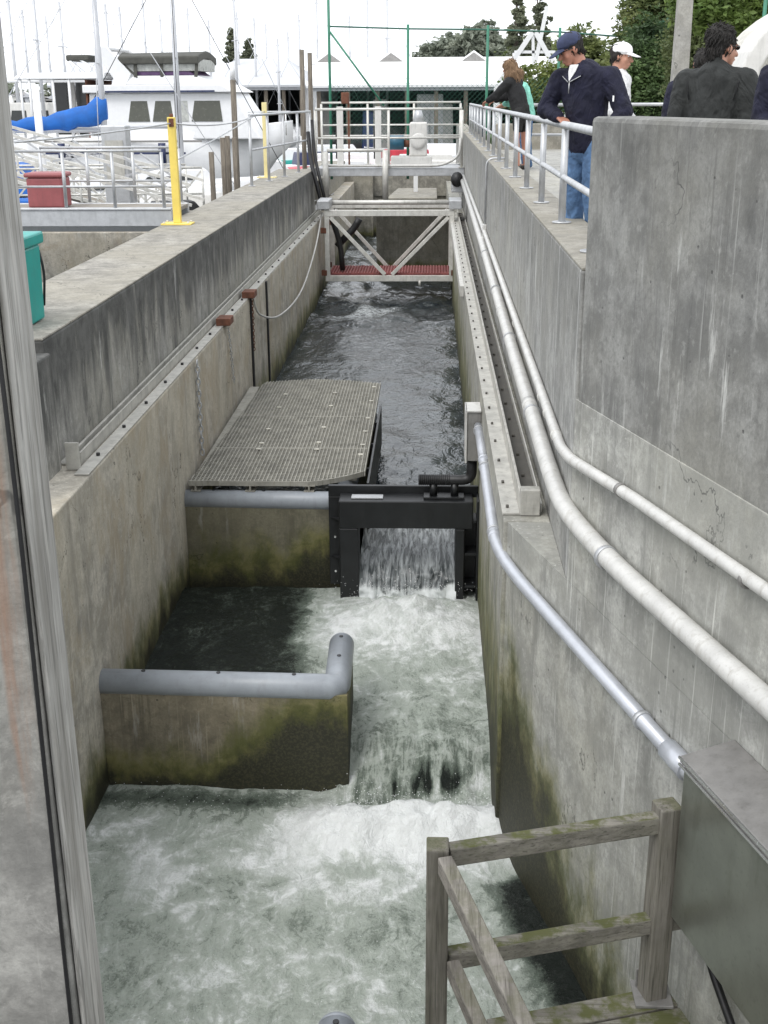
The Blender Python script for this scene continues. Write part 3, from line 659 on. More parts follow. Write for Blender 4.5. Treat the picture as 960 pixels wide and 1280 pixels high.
MB().box(-3.07, -3.05, 9.85, 33.6, -2.046, -1.93).build('upright_flange', 'steel_strip', ll, .003)
MB().box(-3.14, -3.12, 9.85, 33.6, -2.046, -1.93).build('upright_flange', 'steel_strip', ll, .003)
MB().box(-3.255, -3.142, 9.85, 33.6, -2.046, -2.03).build('bolt_strip', 'steel_strip', ll, .003)
MB().box(-3.14, -3.02, 9.70, 9.73, -2.04, -1.80).build('end_plate', 'steel_strip', ll, .004)
for y in np.arange(10.1, 33, .95):
    MB().tube([(-2.97, y, -2.03), (-2.97, y, -2.005)], .018, 8).build('bolt', 'rubber', ll)
    MB().tube([(-3.2, y+.3, -2.03), (-3.2, y+.3, -2.005)], .018, 8).build('bolt', 'rubber', ll)

def clamp(parent, p, d, r):
    d = Vector(d).normalized(); p = Vector(p)
    ORG[parent.name] = ORG[parent.name]
    return MB().tube([p-d*.018, p+d*.018], r+.012, 16).bar(p, p+Vector((.5, 0, -.0)).normalized()*(r+.05), .03, .02).build('clamp', 'galv', parent)
pw = thing('drain_pipe', 'thick white pipe along the wall below the parapet, lower of the two white ones', 'pipe', (.85, 8, -1.4))
pts = [(.85, 33.6, -1.18), (.85, 20, -1.30), (.85, 12, -1.47), (.85, 8.05, -1.50), fl(1.25, .075, -1.53), fl(2.0, .075, -1.61), fl(9, .075, -1.70)]
MB().tube(bend(pts, .35), .062, 18).build('pipe_body', 'pvc_white', pw)
for y, z in ((9.6, -1.495), (12.6, -1.46), (15.5, -1.39), (18.7, -1.325)): clamp(pw, (.85, y, z), (0, 1, 0), .062)
clamp(pw, fl(1.93, .075, -1.605), FD, .062)
for y, z in ((9.75, -1.49), (14, -1.43)): MB().tube([(.85, y, z), (.85, y+.16, z+.002)], .0655, 18).build('coupling', 'pvc_white', pw)
ps = thing('conduit_pipe', 'thinner pale pipe above the thick white one, bending where the parapet begins', 'pipe', (.9, 8, -1.2))
MB().tube(bend([(.885, 33.6, -1.08), (.885, 20, -1.13), (.885, 9.4, -1.22), (.885, 7.72, -1.24), fl(TB+.08, .05, -1.19), fl(2.2, .05, -1.15), fl(9, .05, -1.10)], .12), .036, 14).build('pipe_body', 'pvc_white', ps)
for y in (9.1, 8.6, 8.0, 12.2): MB().tube([(.885, y, -1.243+.0045*(y-7.7)), (.885, y+.05, -1.243+.0045*(y-7.7))], .041, 14).build('coupling', 'alu', ps)
for t in (2.0, 3.4): MB().tube([fl(t, .05, -1.155), fl(t+.03, .05, -1.155)], .041, 14).build('coupling', 'lid', ps)
pc = thing('silver_conduit', 'silver grey conduit dropping from the grey box down to the stainless cabinet', 'pipe', (.6, 8, -2.3))
cpts = [(.535, 12.59, -2.42), (.53, 11.2, -2.37), (.53, 8.85, -2.36), fl(.12, .055, -2.33), fl(.5, .055, -2.36), fl(3.2, .055, -2.402)]
MB().tube(bend(cpts, .28), .047, 16).build('pipe_body', 'conduit', pc)
for y, z in ((12.4, -2.418), (10.9, -2.367), (9.1, -2.362)): clamp(pc, (.532, y, z), (0, 1, 0), .047)
clamp(pc, fl(2.5, .055, -2.395), FD, .047)
MB().tube([fl(2.82, .055, -2.399), fl(3.05, .055, -2.401)], .062, 16).build('end_socket', 'conduit', pc)
for y in (8.95, 11.1): MB().tube([(.531, y, -2.363), (.531, y+.09, -2.363)], .052, 16).build('coupling', 'conduit', pc)

# stainless cabinet on the flared wall
cb = thing('control_cabinet', 'large stainless steel cabinet with a grey lid on the angled wall', 'cabinet', tuple(fl(3.5, .15, -3.05)))
def fbox(m, t0, t1, o0, o1, z0, z1):
    P4 = [fl(t0, o0), fl(t1, o0), fl(t1, o1), fl(t0, o1)]; return m.prism([(p.x, p.y) for p in P4], z0, z1)
fbox(MB(), 3.40, 5.6, .004, .280, -3.02, -2.12).build('cabinet_body', 'stainless', cb, .006)
m = MB(); a_, b_, c_, d_ = fl(3.38, .295, -2.08), fl(5.62, .295, -2.08), fl(5.62, .003, -2.03), fl(3.38, .003, -2.03)
m.extr([a_, b_, c_, d_], (0, 0, -.035)); m.build('lid', 'lid', cb, .004)
m = MB().bar(fl(3.38, .301, -2.086), fl(5.62, .301, -2.086), .008, .014).bar(fl(3.38, .297, -2.124), fl(5.62, .297, -2.124), .01, .012); m.build('lid_trim', 'bright', cb)
hz = thing('rubber_hose', 'black hose curving down the wall beneath the stainless cabinet', 'hose', tuple(fl(3.5, .06, -3.6)))
MB().tube(bend([fl(3.42, .10, -3.04), fl(3.46, .07, -3.3), fl(3.9, .06, -3.62), fl(5.2, .06, -4.2)], .3), .022, 12).build('hose_body', 'rubber', hz)

# timber guard frame
tg = thing('timber_guard_frame', 'weathered wooden guard rail frame with mossy planks beside the stainless cabinet', 'guard rail', (.6, 5, -3.9))
q = lambda x, y, z: Vector((x, y, z))
U = FN.copy()
L0 = q(.05, 4.9, 0); Rw = L0 + U*1.30
def up(p, z): return q(p.x, p.y, z)
MB().box(-.05+.05, .09+.05-.03, 4.86, 4.98, -4.95, -2.44).build('upright', 'wood_up', tg, .008)
rp = L0+U*1.22
MB().bar(up(rp, -3.60), up(rp, -2.40), .12, .12, FD).build('upright', 'wood_up', tg, .008)
for z_, a_ in ((-2.5, .03), (-3.12, .10)):
    for du in (a_, 1.22): q9 = up(L0, z_)+U*du+FD*.045; MB().tube([q9, q9+FD*.012], .014, 8).build('bolt', 'rust', tg)
MB().bar(up(L0, -2.50)+U*.06, up(L0, -2.50)+U*1.42, .075, .10).build('top_rail', 'wood_post', tg, .008)
MB().bar(up(L0, -3.12)+U*.06, up(L0, -3.12)+U*1.36, .075, .10).build('mid_rail', 'wood_post', tg, .008)
s0 = up(L0, -2.50)+U*.02-FD*-.07; MB().bar(s0, s0+FD*2.6, .072, .095).build('side_rail', 'wood_along', tg, .008)
s1 = up(L0, -3.12)+U*.07+FD*.07; MB().bar(s1, s1+FD*2.4, .066, .095).build('side_rail', 'wood_along', tg, .008)
for k in range(8):
    a0 = up(L0, -3.63)+FD*(.02+.17*k); MB().bar(a0+U*.30, a0+U*1.33, .155, .05).build('deck_plank', 'wood_post', tg, .006)
MB().box(rp.x-.1, rp.x+.1, rp.y-.1, rp.y+.1, -3.604, -3.585).build('post_base', 'lid', tg, .003)
MB().bar(up(rp, -3.585)-FD*.066, up(rp, -3.47)-FD*.066, .13, .008, FD).build('angle_bracket', 'lid', tg)

# post with cable near the camera
lp = thing('concrete_pillar', 'grey pillar with a peeling light board on its edge, close at the photo border', 'pillar', (-.9, 2.1, -5.5))
MB().box(-2.2, -.692, 1.86, 1.995, -6.5, 2.6).build('pillar_body', 'pillar', lp, .01)
MB().box(-.690, -.676, 1.875, 1.99, -6.4, 2.58).build('edge_board', 'board', lp, .006)
cbm = MB(); cpt = []
for i, z in enumerate(np.linspace(-1.6, 2.0, 40)):
    cpt.append((-.694-.012*sst(np.array(-z), np.array(.2), np.array(1.2)).item()+.003*sin(z*4), 1.856, z))
cb2 = tag(cbm.tube(cpt, .0042, 8).build('black_cable', 'rubber'), 'thin black cable running down the seam of the near pillar', 'cable')

# ------------------------------------------------------------------ railings
def rail_run(root, p, q, h, mid, n, mat='galv', r=.022, pr_=.022, flange=True, top=True, skip_last=False):
    p, q = Vector(p), Vector(q); Zv = Vector((0, 0, 1))
    if top: MB().tube([p+Zv*h, q+Zv*h], r, 12).build('top_rail', mat, root)
    for mz in mid: MB().tube([p+Zv*mz, q+Zv*mz], r*.85, 10).build('mid_rail', mat, root)
    for i in range(n - (1 if skip_last else 0)):
        s = p.lerp(q, i/(n-1)) if n > 1 else p
        po = MB().tube([s, s+Zv*(h-r)], pr_, 12).build('post', mat, root)
        if flange:
            ORG[po.name] = ORG[root.name]
            MB().tube([s+Zv*.002, s+Zv*.014], pr_*2.6, 14).build('base_flange', mat, po)
rr = thing('pedestrian_railing', 'pale tubular railing the man in navy leans on, with round flanged posts', 'railing', (1.08, 9, 0))
rail_run(rr, (1.08, 8.15, 0), (1.08, 35.2, 0), .77, [.365], 15, r=.030, pr_=.030)
MB().tube(bend([(1.08, 8.16, .77), (1.08, 7.62, .77), (1.09, 7.5, .77)], .1), .030, 12).build('rail_end', 'galv', rr)
MB().tube([(1.08, 8.16, .365), (1.09, 7.5, .365)], .0255, 12).build('rail_end', 'galv', rr)
wc = thing('wall_conduit', 'thin grey conduit looping over the kerb below the railing down to a small box', 'conduit', (.92, 20, -.5))
MB().tube(bend([(1.2, 20.2, .03), (.90, 20.2, .03), (.90, 20.2, -1.05)], .15), .016, 8).build('conduit_body', 'galv', wc)
MB().box(.86, .924, 20.1, 20.3, -1.25, -1.02).build('outlet_box', 'pvc_white', wc, .01)

# ------------------------------------------------------------------ truss bridge with red floor
tb = thing('truss_bridge', 'pale truss bridge with red grating floor crossing the channel', 'bridge', (-1.1, 31, -3.5))
X0, X1 = -2.72, .60
for y, z0, z1 in ((31.0, -3.42, -1.80), (32.6, -3.42, -1.74)):
    MB().box(X0, X1, y-.05, y+.05, z1-.09, z1+.06).build('top_chord', 'alu', tb, .008)
    MB().box(X0, X1, y-.05, y+.05, z0-.12, z0+.03).build('bottom_chord', 'alu', tb, .008)
    for x in (X0+.06, X1-.06): MB().box(x-.06, x+.06, y-.045, y+.045, z0+.032, z1-.092).build('end_post', 'alu', tb, .006)
    for xa, xb in ((X0+.15, -1.18), (X1-.15, -1.0)): MB().bar((xa, y, z1-.12), (xb, y, z0+.05), .09, .09).build('diagonal', 'alu', tb, .006)
    for x in (X0-.03, X1-.0):
        for z in (z0+.1, z1-.45): MB().box(x-.07, x+.07, y-.07, y+.055, z-.07, z+.07).build('guide_block', 'rust', tb, .01)
m = MB()
for x in np.arange(X0+.1, X1-.08, .075): m.box(x-.014, x+.014, 31.06, 32.54, -3.37, -3.33)
for y in np.arange(31.1, 32.54, .12): m.box(X0+.08, X1-.1, y-.01, y+.01, -3.366, -3.336)
m.build('grating_floor', 'red_grate', tb)
MB().box(X0+.1, X1-.1, 31.06, 32.54, -3.40, -3.385).build('floor_sheet', 'red_grate', tb)
MB().tube([(-2.62, 31.8, -1.62), (.5, 31.8, -1.62)], .06, 12).build('top_roller', 'alu', tb)
for x in (X0-.02, X1+.02): MB().box(x-.16, x+.16, 30.9, 31.9, -1.72, -1.50).build('bearing_block', 'galv', tb, .02)
MB().tube([(-.28, 30.93, -3.52), (-.28, 30.93, -3.66)], .03, 8).build('drain_stub', 'alu', tb)
gh = thing('guide_hose', 'black hose with a thick elbow drooping through the left end of the red floored bridge', 'hose', (-2.5, 31.5, -3))
MB().tube(bend([(-2.55, 31.3, -2.0), (-2.35, 31.3, -2.6), (-2.3, 31.3, -3.3)], .3), .07, 10).tube(bend([(-2.45, 31.4, -2.7), (-2.0, 31.5, -2.25), (-1.85, 31.5, -2.0)], .2), .09, 10).build('hose_body', 'rubber', gh)

# ------------------------------------------------------------------ machinery bridge
mb_ = thing('machinery_bridge', 'pale steel walkway with a two rail fence across the far end of the channel', 'bridge', (-1.2, 35, -.95))
MB().box(-3.26, .92, 34.42, 34.52, -1.12, -.90).build('edge_beam', 'galv', mb_, .01)
MB().box(-3.26, .92, 36.4, 36.5, -1.12, -.90).build('edge_beam', 'galv', mb_, .01)
MB().box(-3.26, .92, 34.53, 36.39, -.97, -.93).build('walkway_floor', 'galv', mb_)
rail_run(mb_, (-3.22, 34.47, -.9), (.84, 34.47, -.9), 1.56, [.80], 3, 'alu', .034, .038)
rail_run(mb_, (-3.22, 36.45, -.9), (.84, 36.45, -.9), 1.72, [1.1, .8], 4, 'alu', .03, .034)
for x, zt in ((-2.95, -.45), (-1.28, -.42)):
    MB().tube([(x, 34.3, -1.75), (x, 34.3, zt)], .085, 14).build('support_pipe', 'alu', mb_)
MB().tube([(-2.9, 34.3, -.42), (-1.3, 34.3, -.42)], .045, 10).build('cross_pipe', 'alu', mb_)
MB().tube(bend([(-2.9, 34.38, -.84), (.3, 34.38, -.84), (.78, 34.38, -.6), (.80, 34.38, -.1)], .3), .035, 10).build('cable_pipe', 'pvc_white', mb_)
MB().box(-2.35, -2.30, 34.9, 34.96, -.9, .86).build('hoist_post', 'rust', mb_)
MB().box(-2.52, -2.30, 34.8, 35.05, .8, 1.1).build('hoist_head', 'rust', mb_, .02)
mo = thing('gear_motor', 'white gearbox with a blue motor standing on the machinery bridge', 'machine', (-.4, 35.3, -.9))
MB().box(-.62, -.12, 35.0, 35.5, -.62, .30).tube([(-.37, 34.99, -.2), (-.37, 34.9, -.2)], .24, 20, .17).build('gearbox', 'offwhite', mo, .05)
MB().box(-1.15, .02, 34.9, 35.6, -.93, -.62).build('plinth', 'offwhite', mo, .02)
MB().tube([(-1.22, 35.2, -.25), (-.78, 35.2, -.25)], .2, 16).build('motor', 'teal_motor', mo)
MB().tube([(-.78, 35.2, -.28), (-.62, 35.2, -.28)], .1, 12).build('coupling', 'rust', mo)
MB().tube([(-.37, 35.25, .28), (-.37, 35.25, .5), (-.37, 35.25, .62)], .17, 16, .08).build('valve_cap', 'galv', mo)
for i, (x, y) in enumerate(((-2.62, 35.6), (-1.52, 35.4))):
    e = thing('slide_standard', ['grey upright slide post on the machinery bridge near the rusty hoist', 'grey upright slide post beside the blue motor'][i], 'post', (x, y, -.9), group='slide posts on the machinery bridge')
    MB().box(x-.09, x+.09, y-.07, y+.07, -.93, .72).build('post_body', 'offwhite', e, .01); MB().box(x-.13, x-.09, y-.05, y+.05, -.7, .2).build('guide_strip', 'rubber', e)
hb = tag(MB().tube(bend([P(385, 165, 33.9), P(388, 200, 33.6), P(404, 262, 33.0)], .4), .055, 10).tube(bend([P(390, 150, 33.9), P(393, 195, 33.7), P(408, 258, 33.1)], .4), .045, 10).build('black_hose', 'rubber'), 'pair of black hoses sloping down by the left end of the machinery bridge', 'hose')
vb = thing('valve_bracket', 'dark cable clamp cluster where the white pipes begin on the far wall', 'bracket', (.75, 33.4, -1.2))
MB().box(.55, .92, 33.45, 33.9, -1.5, -1.05).build('bracket_plate', 'galv', vb, .03); MB().ell((.7, 33.4, -1.15), (.17, .17, .2)).build('flex_joint', 'rubber', vb)

# left wall: railing, posts, wires, bin, chains
rl = thing('quay_railing', 'pale two rail fence at the far end of the wall with the yellow posts', 'railing', (-3.7, 31, -.91))
rail_run(rl, (-4.05, 27.6, -.91), (-3.35, 34.3, -.91), 1.52, [.78], 5, 'galv', .03, .034)
yp = []
for i, (x, y, h, mt, lb) in enumerate(((-4.03, 19.2, 1.62, 'yellow', 'bright yellow square post with a rusty top bolted on the wall'), (-4.10, 30.55, 1.78, 'yellow_pale', 'paler yellow post further along, in front of the quay railing'))):
    e = thing('guard_post', lb, 'post', (x, y, -.91), group='yellow guard posts on the wall')
    MB().box(x-.058, x+.058, y-.058, y+.058, -.885, -.91+h).build('post_body', mt, e, .008)
    MB().box(x-.24, x+.24, y-.17, y+.17, -.91, -.886).build('base_plate', mt, e, .006)
    for a in (-.19, .19):
        for b_ in (-.12, .12): MB().tube([(x+a, y+b_, -.886), (x+a, y+b_, -.86)], .018, 8).build('anchor_bolt', 'offwhite', e)
    if i == 0: MB().box(x-.03, x+.045, y-.075, y-.058, -.91+h-.14, -.91+h-.02).tube([(x, y, -.91+h), (x, y, -.91+h+.05)], .03, 8).build('rusty_eye', 'rust', e, 0)
def wire(name, lab, a, b_, sag, r, mat='galv', cat='cable'):
    a, b_ = Vector(a), Vector(b_); pts = [a.lerp(b_, t)-Vector((0, 0, sag*4*t*(1-t))) for t in [i/16 for i in range(17)]]
    return tag(MB().tube(pts, r, 8).build(name, mat), lab, cat)
ytop = (-4.03, 19.2, .62); ytop2 = (-4.10, 30.55, .66)
wire('guard_cable', 'grey cable from the bright yellow post out past the photo border', P(18, 178, 14.0), ytop, .02, .012)
wire('guard_cable', 'upper grey cable strung between the two yellow posts', ytop, ytop2, .14, .014)
wire('guard_cable', 'lower slanting cable rising from the bright yellow post to the quay railing', (-4.03, 19.2, .05), (-4.0, 28.5, .62), .02, .012)
tl = thing('plastic_bin', 'teal plastic bin with a lid standing on the wall behind the near pillar', 'bin', (-3.62, 10.35, -.91))
m = MB(); m.loft([[(-4.10, 10.1, -.90), (-3.52, 10.1, -.90), (-3.52, 10.7, -.90), (-4.10, 10.7, -.90)], [(-4.15, 10.04, -.24), (-3.525, 10.04, -.24), (-3.525, 10.76, -.24), (-4.15, 10.76, -.24)]], False)
m.build('bin_body', 'teal', tl, .02)
MB().box(-4.18, -3.495, 10.0, 10.8, -.235, -.13).build('bin_lid', 'teal', tl, .02)
MB().box(-3.545, -3.50, 10.04, 10.16, -.88, -.26).build('corner_rib', 'teal', tl, .012)
MB().tube(bend([(-3.55, 10.79, -.3), (-3.52, 10.80, -.5), (-3.55, 10.79, -.8)], .1), .012, 8).build('handle_strap', 'rubber', tl)
def chain(name, label, p, q, mat, pitch=.045, bracket=True):
    e = thing(name, label, 'chain', tuple(p)); p, q = Vector(p), Vector(q); n = int((q-p).length/pitch); m = MB(); d = (q-p)/n
    for i in range(n):
        c = p+d*(i+.5); u = Vector((1, 0, 0)) if i % 2 else Vector((0, 1, 0)); L = pitch*.62; w_ = pitch*.32
        pts = [c+d.normalized()*L*cos(a)+u*w_*sin(a) for a in [k*2*pi/8 for k in range(9)]]
        m.tube(pts, pitch*.13, 5, cap=False)
    m.build('chain_links', mat, e)
    if bracket: MB().box(-3.0, -2.80, p.y-.16, p.y+.16, -2.03, -1.93).build('rusty_bracket', 'rust', e, .008)
    return e
chain('hanging_chain', 'thick grey chain hanging down the wall beside the tan grating', (-2.865, 14.28, -2.06), (-2.865, 14.28, -3.27), 'galv', .075, False)
MBc = chain('hanging_chain', 'thin chain hanging from the nearer rusty bracket', (-2.86, 16.6, -2.0), (-2.86, 16.9, -2.95), 'galv', .05)
chain('hanging_chain', 'short chain hanging from the further rusty bracket', (-2.86, 19.0, -2.0), (-2.86, 19.0, -2.9), 'rust', .05)
for i, y in enumerate((19.0, 20.9)):
    m = MB().box(-2.899, -2.87, y-.05, y+.05, -4.4, -2.06); e = tag(m.build('guide_strip', 'rubber'), ['dark slot strip down the wall under the short chain', 'second dark slot strip down the wall, towards the bridge'][i], 'strip', 'dark guide strips on the wall')
pts = [Vector((-2.84, 31.6, -1.85)), Vector((-2.78, 29, -2.45)), Vector((-2.78, 25.6, -2.95)), Vector((-2.8, 22, -2.85)), Vector((-2.83, 19.6, -2.42)), Vector((-2.86, 19.1, -2.05))]
cu = []
for i in range(len(pts)-1):
    p0, p1, p2, p3 = pts[max(i-1, 0)], pts[i], pts[i+1], pts[min(i+2, len(pts)-1)]
    for k in range(8):
        t = k/8; cu.append(.5*((2*p1)+(p2-p0)*t+(2*p0-5*p1+4*p2-p3)*t*t+(3*p1-p0-3*p2+p3)*t**3))
tag(MB().tube(cu, .018, 8).build('mooring_rope', 'pvc_white'), 'white rope sagging along the wall from the bridge to the rusty bracket', 'rope')

# ------------------------------------------------------------------ gangway and dock on the left
gw = thing('gangway', 'pale steel gangway with railings and diagonal braces leading to the boats', 'gangway', (-6.5, 20.3, -1.1))
MB().box(-9.5, -4.28, 19.95, 20.05, -1.02, -.76).box(-9.5, -4.28, 19.93, 20.07, -.76, -.72).build('deck_beam', 'galv', gw, .01)
MB().box(-9.5, -4.28, 21.35, 21.45, -1.25, -.76).build('deck_beam', 'galv', gw, .01)
MB().box(-9.5, -4.28, 20.06, 21.34, -.83, -.77).build('deck_plate', 'deckwood', gw)
rail_run(gw, (-6.85, 19.98, -.74), (-3.9-.5, 19.98, -.74), .92, [.36], 4, 'galv', .022, .028, False)
rail_run(gw, (-6.85, 21.4, -.74), (-4.4, 21.4, -.74), .92, [.36], 4, 'galv', .022, .028, False)
rp_ = thing('boarding_ramp', 'sloping ramp truss with crossing braces beyond the gangway', 'ramp', (-7, 23.5, -1))
for y in (22.3, 23.6):
    for z0, z1 in ((.28, -.62), (-.12, -.98)): MB().bar((-8.6, y, z0+.35), (-4.4, y, z1+.1), .05, .05).build('ramp_chord', 'alu', rp_)
    for k in range(3):
        x = -8.2+1.3*k; za = .6-.214*(x+8.6)*1.0; MB().bar((x, y, .25-.2*(x+8.6)), (x+.75, y, .55-.2*(x+9.35)), .035, .035).build('brace', 'galv', rp_)
        MB().bar((x, y, .58-.2*(x+8.6)), (x+.75, y, .2-.2*(x+9.35)), .035, .035).build('brace', 'galv', rp_)
MB().prism([(-8.6, 22.35), (-4.4, 22.35), (-4.4, 23.55), (-8.6, 23.55)], -1.12, -1.08).build('ramp_floor', 'deckwood', rp_)
rb = thing('cooler_box', 'faded red plastic cooler box with a pink lid on the gangway', 'box', (-6.5, 20.7, -.76))
MB().box(-6.83, -6.22, 20.45, 20.95, -.76, -.27).build('box_body', 'red', rb, .03); MB().box(-6.86, -6.19, 20.42, 20.98, -.265, -.19).build('box_lid', 'red', rb, .03)
tag(MB().box(-9, -4.45, 22.2, 22.6, -6.5, -1.35).build('quay_wall', 'conc_left_low', None, .02), 'stained concrete quay wall seen under the gangway', 'wall')
pd = thing('power_pedestal', 'tall grey electrical pedestal cabinet among the boats', 'cabinet', (-6.2, 24.5, -1.5))
MB().box(-6.55, -6.05, 24.4, 24.8, -1.6, .48).build('pedestal_body', 'galv', pd, .02); MB().box(-6.48, -6.12, 24.38, 24.398, -.6, .2).build('pedestal_door', 'steel_strip', pd)
for i, (x0, x1, y0, y1, lb) in enumerate(((-11, -5.6, 27, 40, 'floating dock of grey planks by the motor cruiser'), (-30, -4.6, 56, 58, 'long floating dock far behind the white motor cruiser'), (-4.2, 3.5, 52, 54, 'floating dock behind the machinery bridge'))):
    e = thing('floating_dock', lb, 'dock', ((x0+x1)/2, y0, -2.6), group='floating docks')
    MB().box(x0, x1, y0, y1, -2.35, -2.22).build('dock_deck', 'deckwood', e); MB().box(x0+.1, x1-.1, y0+.1, y1-.1, -2.8, -2.352).build('dock_float', 'offwhite', e)
PL = [(290, 78, 235, 33, 'pile with a white cap beside the paler yellow post', 1), (377, 62, 205, 40, 'first of two slim brown piles before the sheds', 0), (387, 66, 205, 40.6, 'second of two slim brown piles, nearer the machinery bridge', 0),
      (278, 172, 235, 29, 'short dark dock pile, leftmost of the short three', 0), (284, 170, 235, 29.3, 'short dark dock pile in the middle of three', 0), (293, 172, 235, 28.6, 'short dark dock pile, the one nearest the paler yellow post', 0), (264, 190, 235, 28, 'short thin dark post standing apart by the white dinghy', 0)]
for x, yt, yb, Y, lb, cap in PL:
    a, c_ = P(x, yt, Y), P(x, yb, Y); e = thing('dock_pile', lb+'', 'pile', (a.x, Y, -2.6), group='wooden piles in the marina'); r = .06 if yt > 150 else .075
    zc = P(x, 100, Y).z if cap else a.z
    MB().tube([(a.x, Y, -3.5), (a.x, Y, zc)], r, 10).build('pile_shaft', 'pile', e)
    if cap: MB().tube([(a.x, Y, zc), (a.x, Y, a.z)], r*.9, 10).build('pile_sleeve', 'white', e)
wp = P(50, 0, 28); e = tag(MB().tube([(P(48, 150, 26).x, 26, -2.6), (P(48, 150, 26).x, 26, P(48, 105, 26).z)], .08, 10).build('dock_pile', 'white'), 'white round pile in front of the blue sail cover', 'pile', 'wooden piles in the marina')

for i, (Y, x0, x1, zb, lb) in enumerate(((26.3, -9.4, -5.0, -1.55, 'pale dock railing crossing in front of the motor cruiser hull'), (30.5, -12.4, -6.2, -1.7, 'further pale dock railing under the blue sail cover'))):
    dr = thing('dock_railing', lb, 'railing', (x0, Y, zb), group='dock railings'); rail_run(dr, (x0, Y, zb), (x1, Y+.4, zb), 1.1, [.55], 6, 'alu', .026, .026, False)
    for k in range(5): xa = x0+(x1-x0)*k/5; MB().bar((xa, Y+.08*k, zb+.05), (xa+(x1-x0)/5, Y+.08*(k+1), zb+1.05), .035, .035).build('brace', 'alu', dr)
s2_ = thing('service_gangway', 'steep pale gangway truss sloping down behind the grey pedestal cabinet', 'gangway', (-8, 27.6, -1.6))
for y in (27.2, 28.3):
    MB().bar((-10.5, y, -.45), (-5.6, y, -1.75), .07, .07).build('chord', 'alu', s2_); MB().bar((-10.5, y, .15), (-5.6, y, -1.15), .06, .06).build('chord', 'alu', s2_)
    for k in range(6):
        xa = -10.4+.8*k; za = -.45-.265*(xa+10.5); MB().bar((xa, y, za), (xa, y, za+.6), .045, .045).build('upright', 'alu', s2_); MB().bar((xa, y, za+.6), (xa+.8, y, za-.21), .04, .04).build('brace', 'alu', s2_)
MB().extr([(-10.5, 27.25, -.5), (-5.6, 27.25, -1.8), (-5.6, 28.25, -1.8), (-10.5, 28.25, -.5)], (0, 0, -.05)).build('walkway', 'deckwood', s2_)
# ------------------------------------------------------------------ boats
def hull(L, B, z0, zs, zb, bow=2.4, tr=.75, n=14):
    """boat hull along +x, stern at 0; closed loft; zs / zb sheer height at stern and bow"""
    rings = []
    for i in range(n+1):
        t = i/n; b = B/2*(tr+(1-tr)*min(1, t*2.2))*(1-max(0, (t-.35)/.65)**bow); b = max(b, .015); zt = zs+(zb-zs)*t*t; k = z0+(.55*(zt-z0))*max(0, (t-.8)/.2)**2
        x = L*t; xk = x-(.10*L*max(0, (t-.7)/.3) if t > .7 else 0)
        rings.append([Vector((xk, 0, k)), Vector((xk, b*.62, k+.10*(zt-z0))), Vector((x, b*.93, k+.5*(zt-k))), Vector((x, b, zt)), Vector((x, b-.06 if b > .1 else b*.5, zt+.02)), Vector((x, 0, zt+.05)),
                      Vector((x, -b+.06 if b > .1 else -b*.5, zt+.02)), Vector((x, -b, zt)), Vector((x, -b*.93, k+.5*(zt-k))), Vector((xk, -b*.62, k+.10*(zt-z0)))])
    return MB().loft(rings, True)
def rect3(m, x0, x1, y0, y1, z0, z1, sx0=0, sx1=0, sy=0):
    """box whose top is drawn in by sx0, sx1 at its ends and sy at its sides"""
    return m.loft([[(x0, y0, z0), (x1, y0, z0), (x1, y1, z0), (x0, y1, z0)], [(x0+sx0, y0+sy, z1), (x1-sx1, y0+sy, z1), (x1-sx1, y1-sy, z1), (x0+sx0, y1-sy, z1)]], False)
# motor cruiser, bow to the right; drawn from its own pixel grid: x along the keel, z up from the waterline
o = P(62, 200, 45); mc = thing('motor_cruiser', 'big white motor cruiser with dark windows and a canvas topped flybridge', 'boat', (o.x, 45.0, -2.6), radians(-3))
X_ = lambda px: (px-62)*.0322
Z_ = lambda y: 3.6+(125-y)*.0296
h_ = hull(9.4, 3.7, -.5, 2.2, 2.75, 2.4, .92); h_.v = [(x-.3, y, z) for x, y, z in h_.v]; h_.build('hull', 'white', mc, 0, True)
MB().box(.0, 5.6, -1.87, -1.845, 1.72, 1.79).build('hull_stripe', 'navy_hull', mc, 0, True)
rect3(MB(), X_(128), X_(318), -1.55, 1.55, 2.2, Z_(120), .05, 1.0, .10).build('cabin', 'white', mc, .05, True)
for x0, x1 in ((172, 196), (199, 222), (242, 276)): MB().extr([(X_(x0), -1.535, Z_(152)), (X_(x1), -1.535, Z_(152)), (X_(x1)-.08, -1.475, Z_(129)), (X_(x0)+.12, -1.475, Z_(129))], (0, .04, 0)).build('window', 'glass_olive', mc, 0, True)
MB().extr([(X_(225), -1.53, Z_(152)), (X_(239), -1.53, Z_(152)), (X_(238), -1.47, Z_(129)), (X_(226), -1.47, Z_(129))], (0, .04, 0)).build('window', 'canvas_clear', mc, 0, True)
rect3(MB(), X_(125), X_(292), -1.7, 1.7, Z_(120)+.003, Z_(111), 0, .5, 0).build('cabin_roof', 'white', mc, .03, True)
MB().box(X_(150), X_(270), -1.715, -1.702, Z_(119.5), Z_(117.5)).build('roof_stripe', 'navy_hull', mc, 0, True)
rect3(MB(), X_(160), X_(270), -1.45, 1.45, Z_(111)+.003, Z_(101), .1, .7, .08).build('flybridge', 'white', mc, .05, True)
rect3(MB(), X_(182), X_(246), -1.25, 1.25, Z_(101)+.003, Z_(96), 0, .2, 0).build('flybridge_seat', 'purple', mc, .03, True)
rect3(MB(), X_(166), X_(250), -1.28, 1.28, Z_(96), Z_(83), -.05, -.05, 0).build('flybridge_screen', 'canvas_clear', mc, 0, True)
for a, b_ in ((162, 184), (182, 182), (210, 211), (250, 248)): MB().bar((X_(a), -1.31, Z_(82)), (X_(b_), -1.36, Z_(103)), .11, .05).build('screen_frame', 'canvas_dark', mc, 0, True)
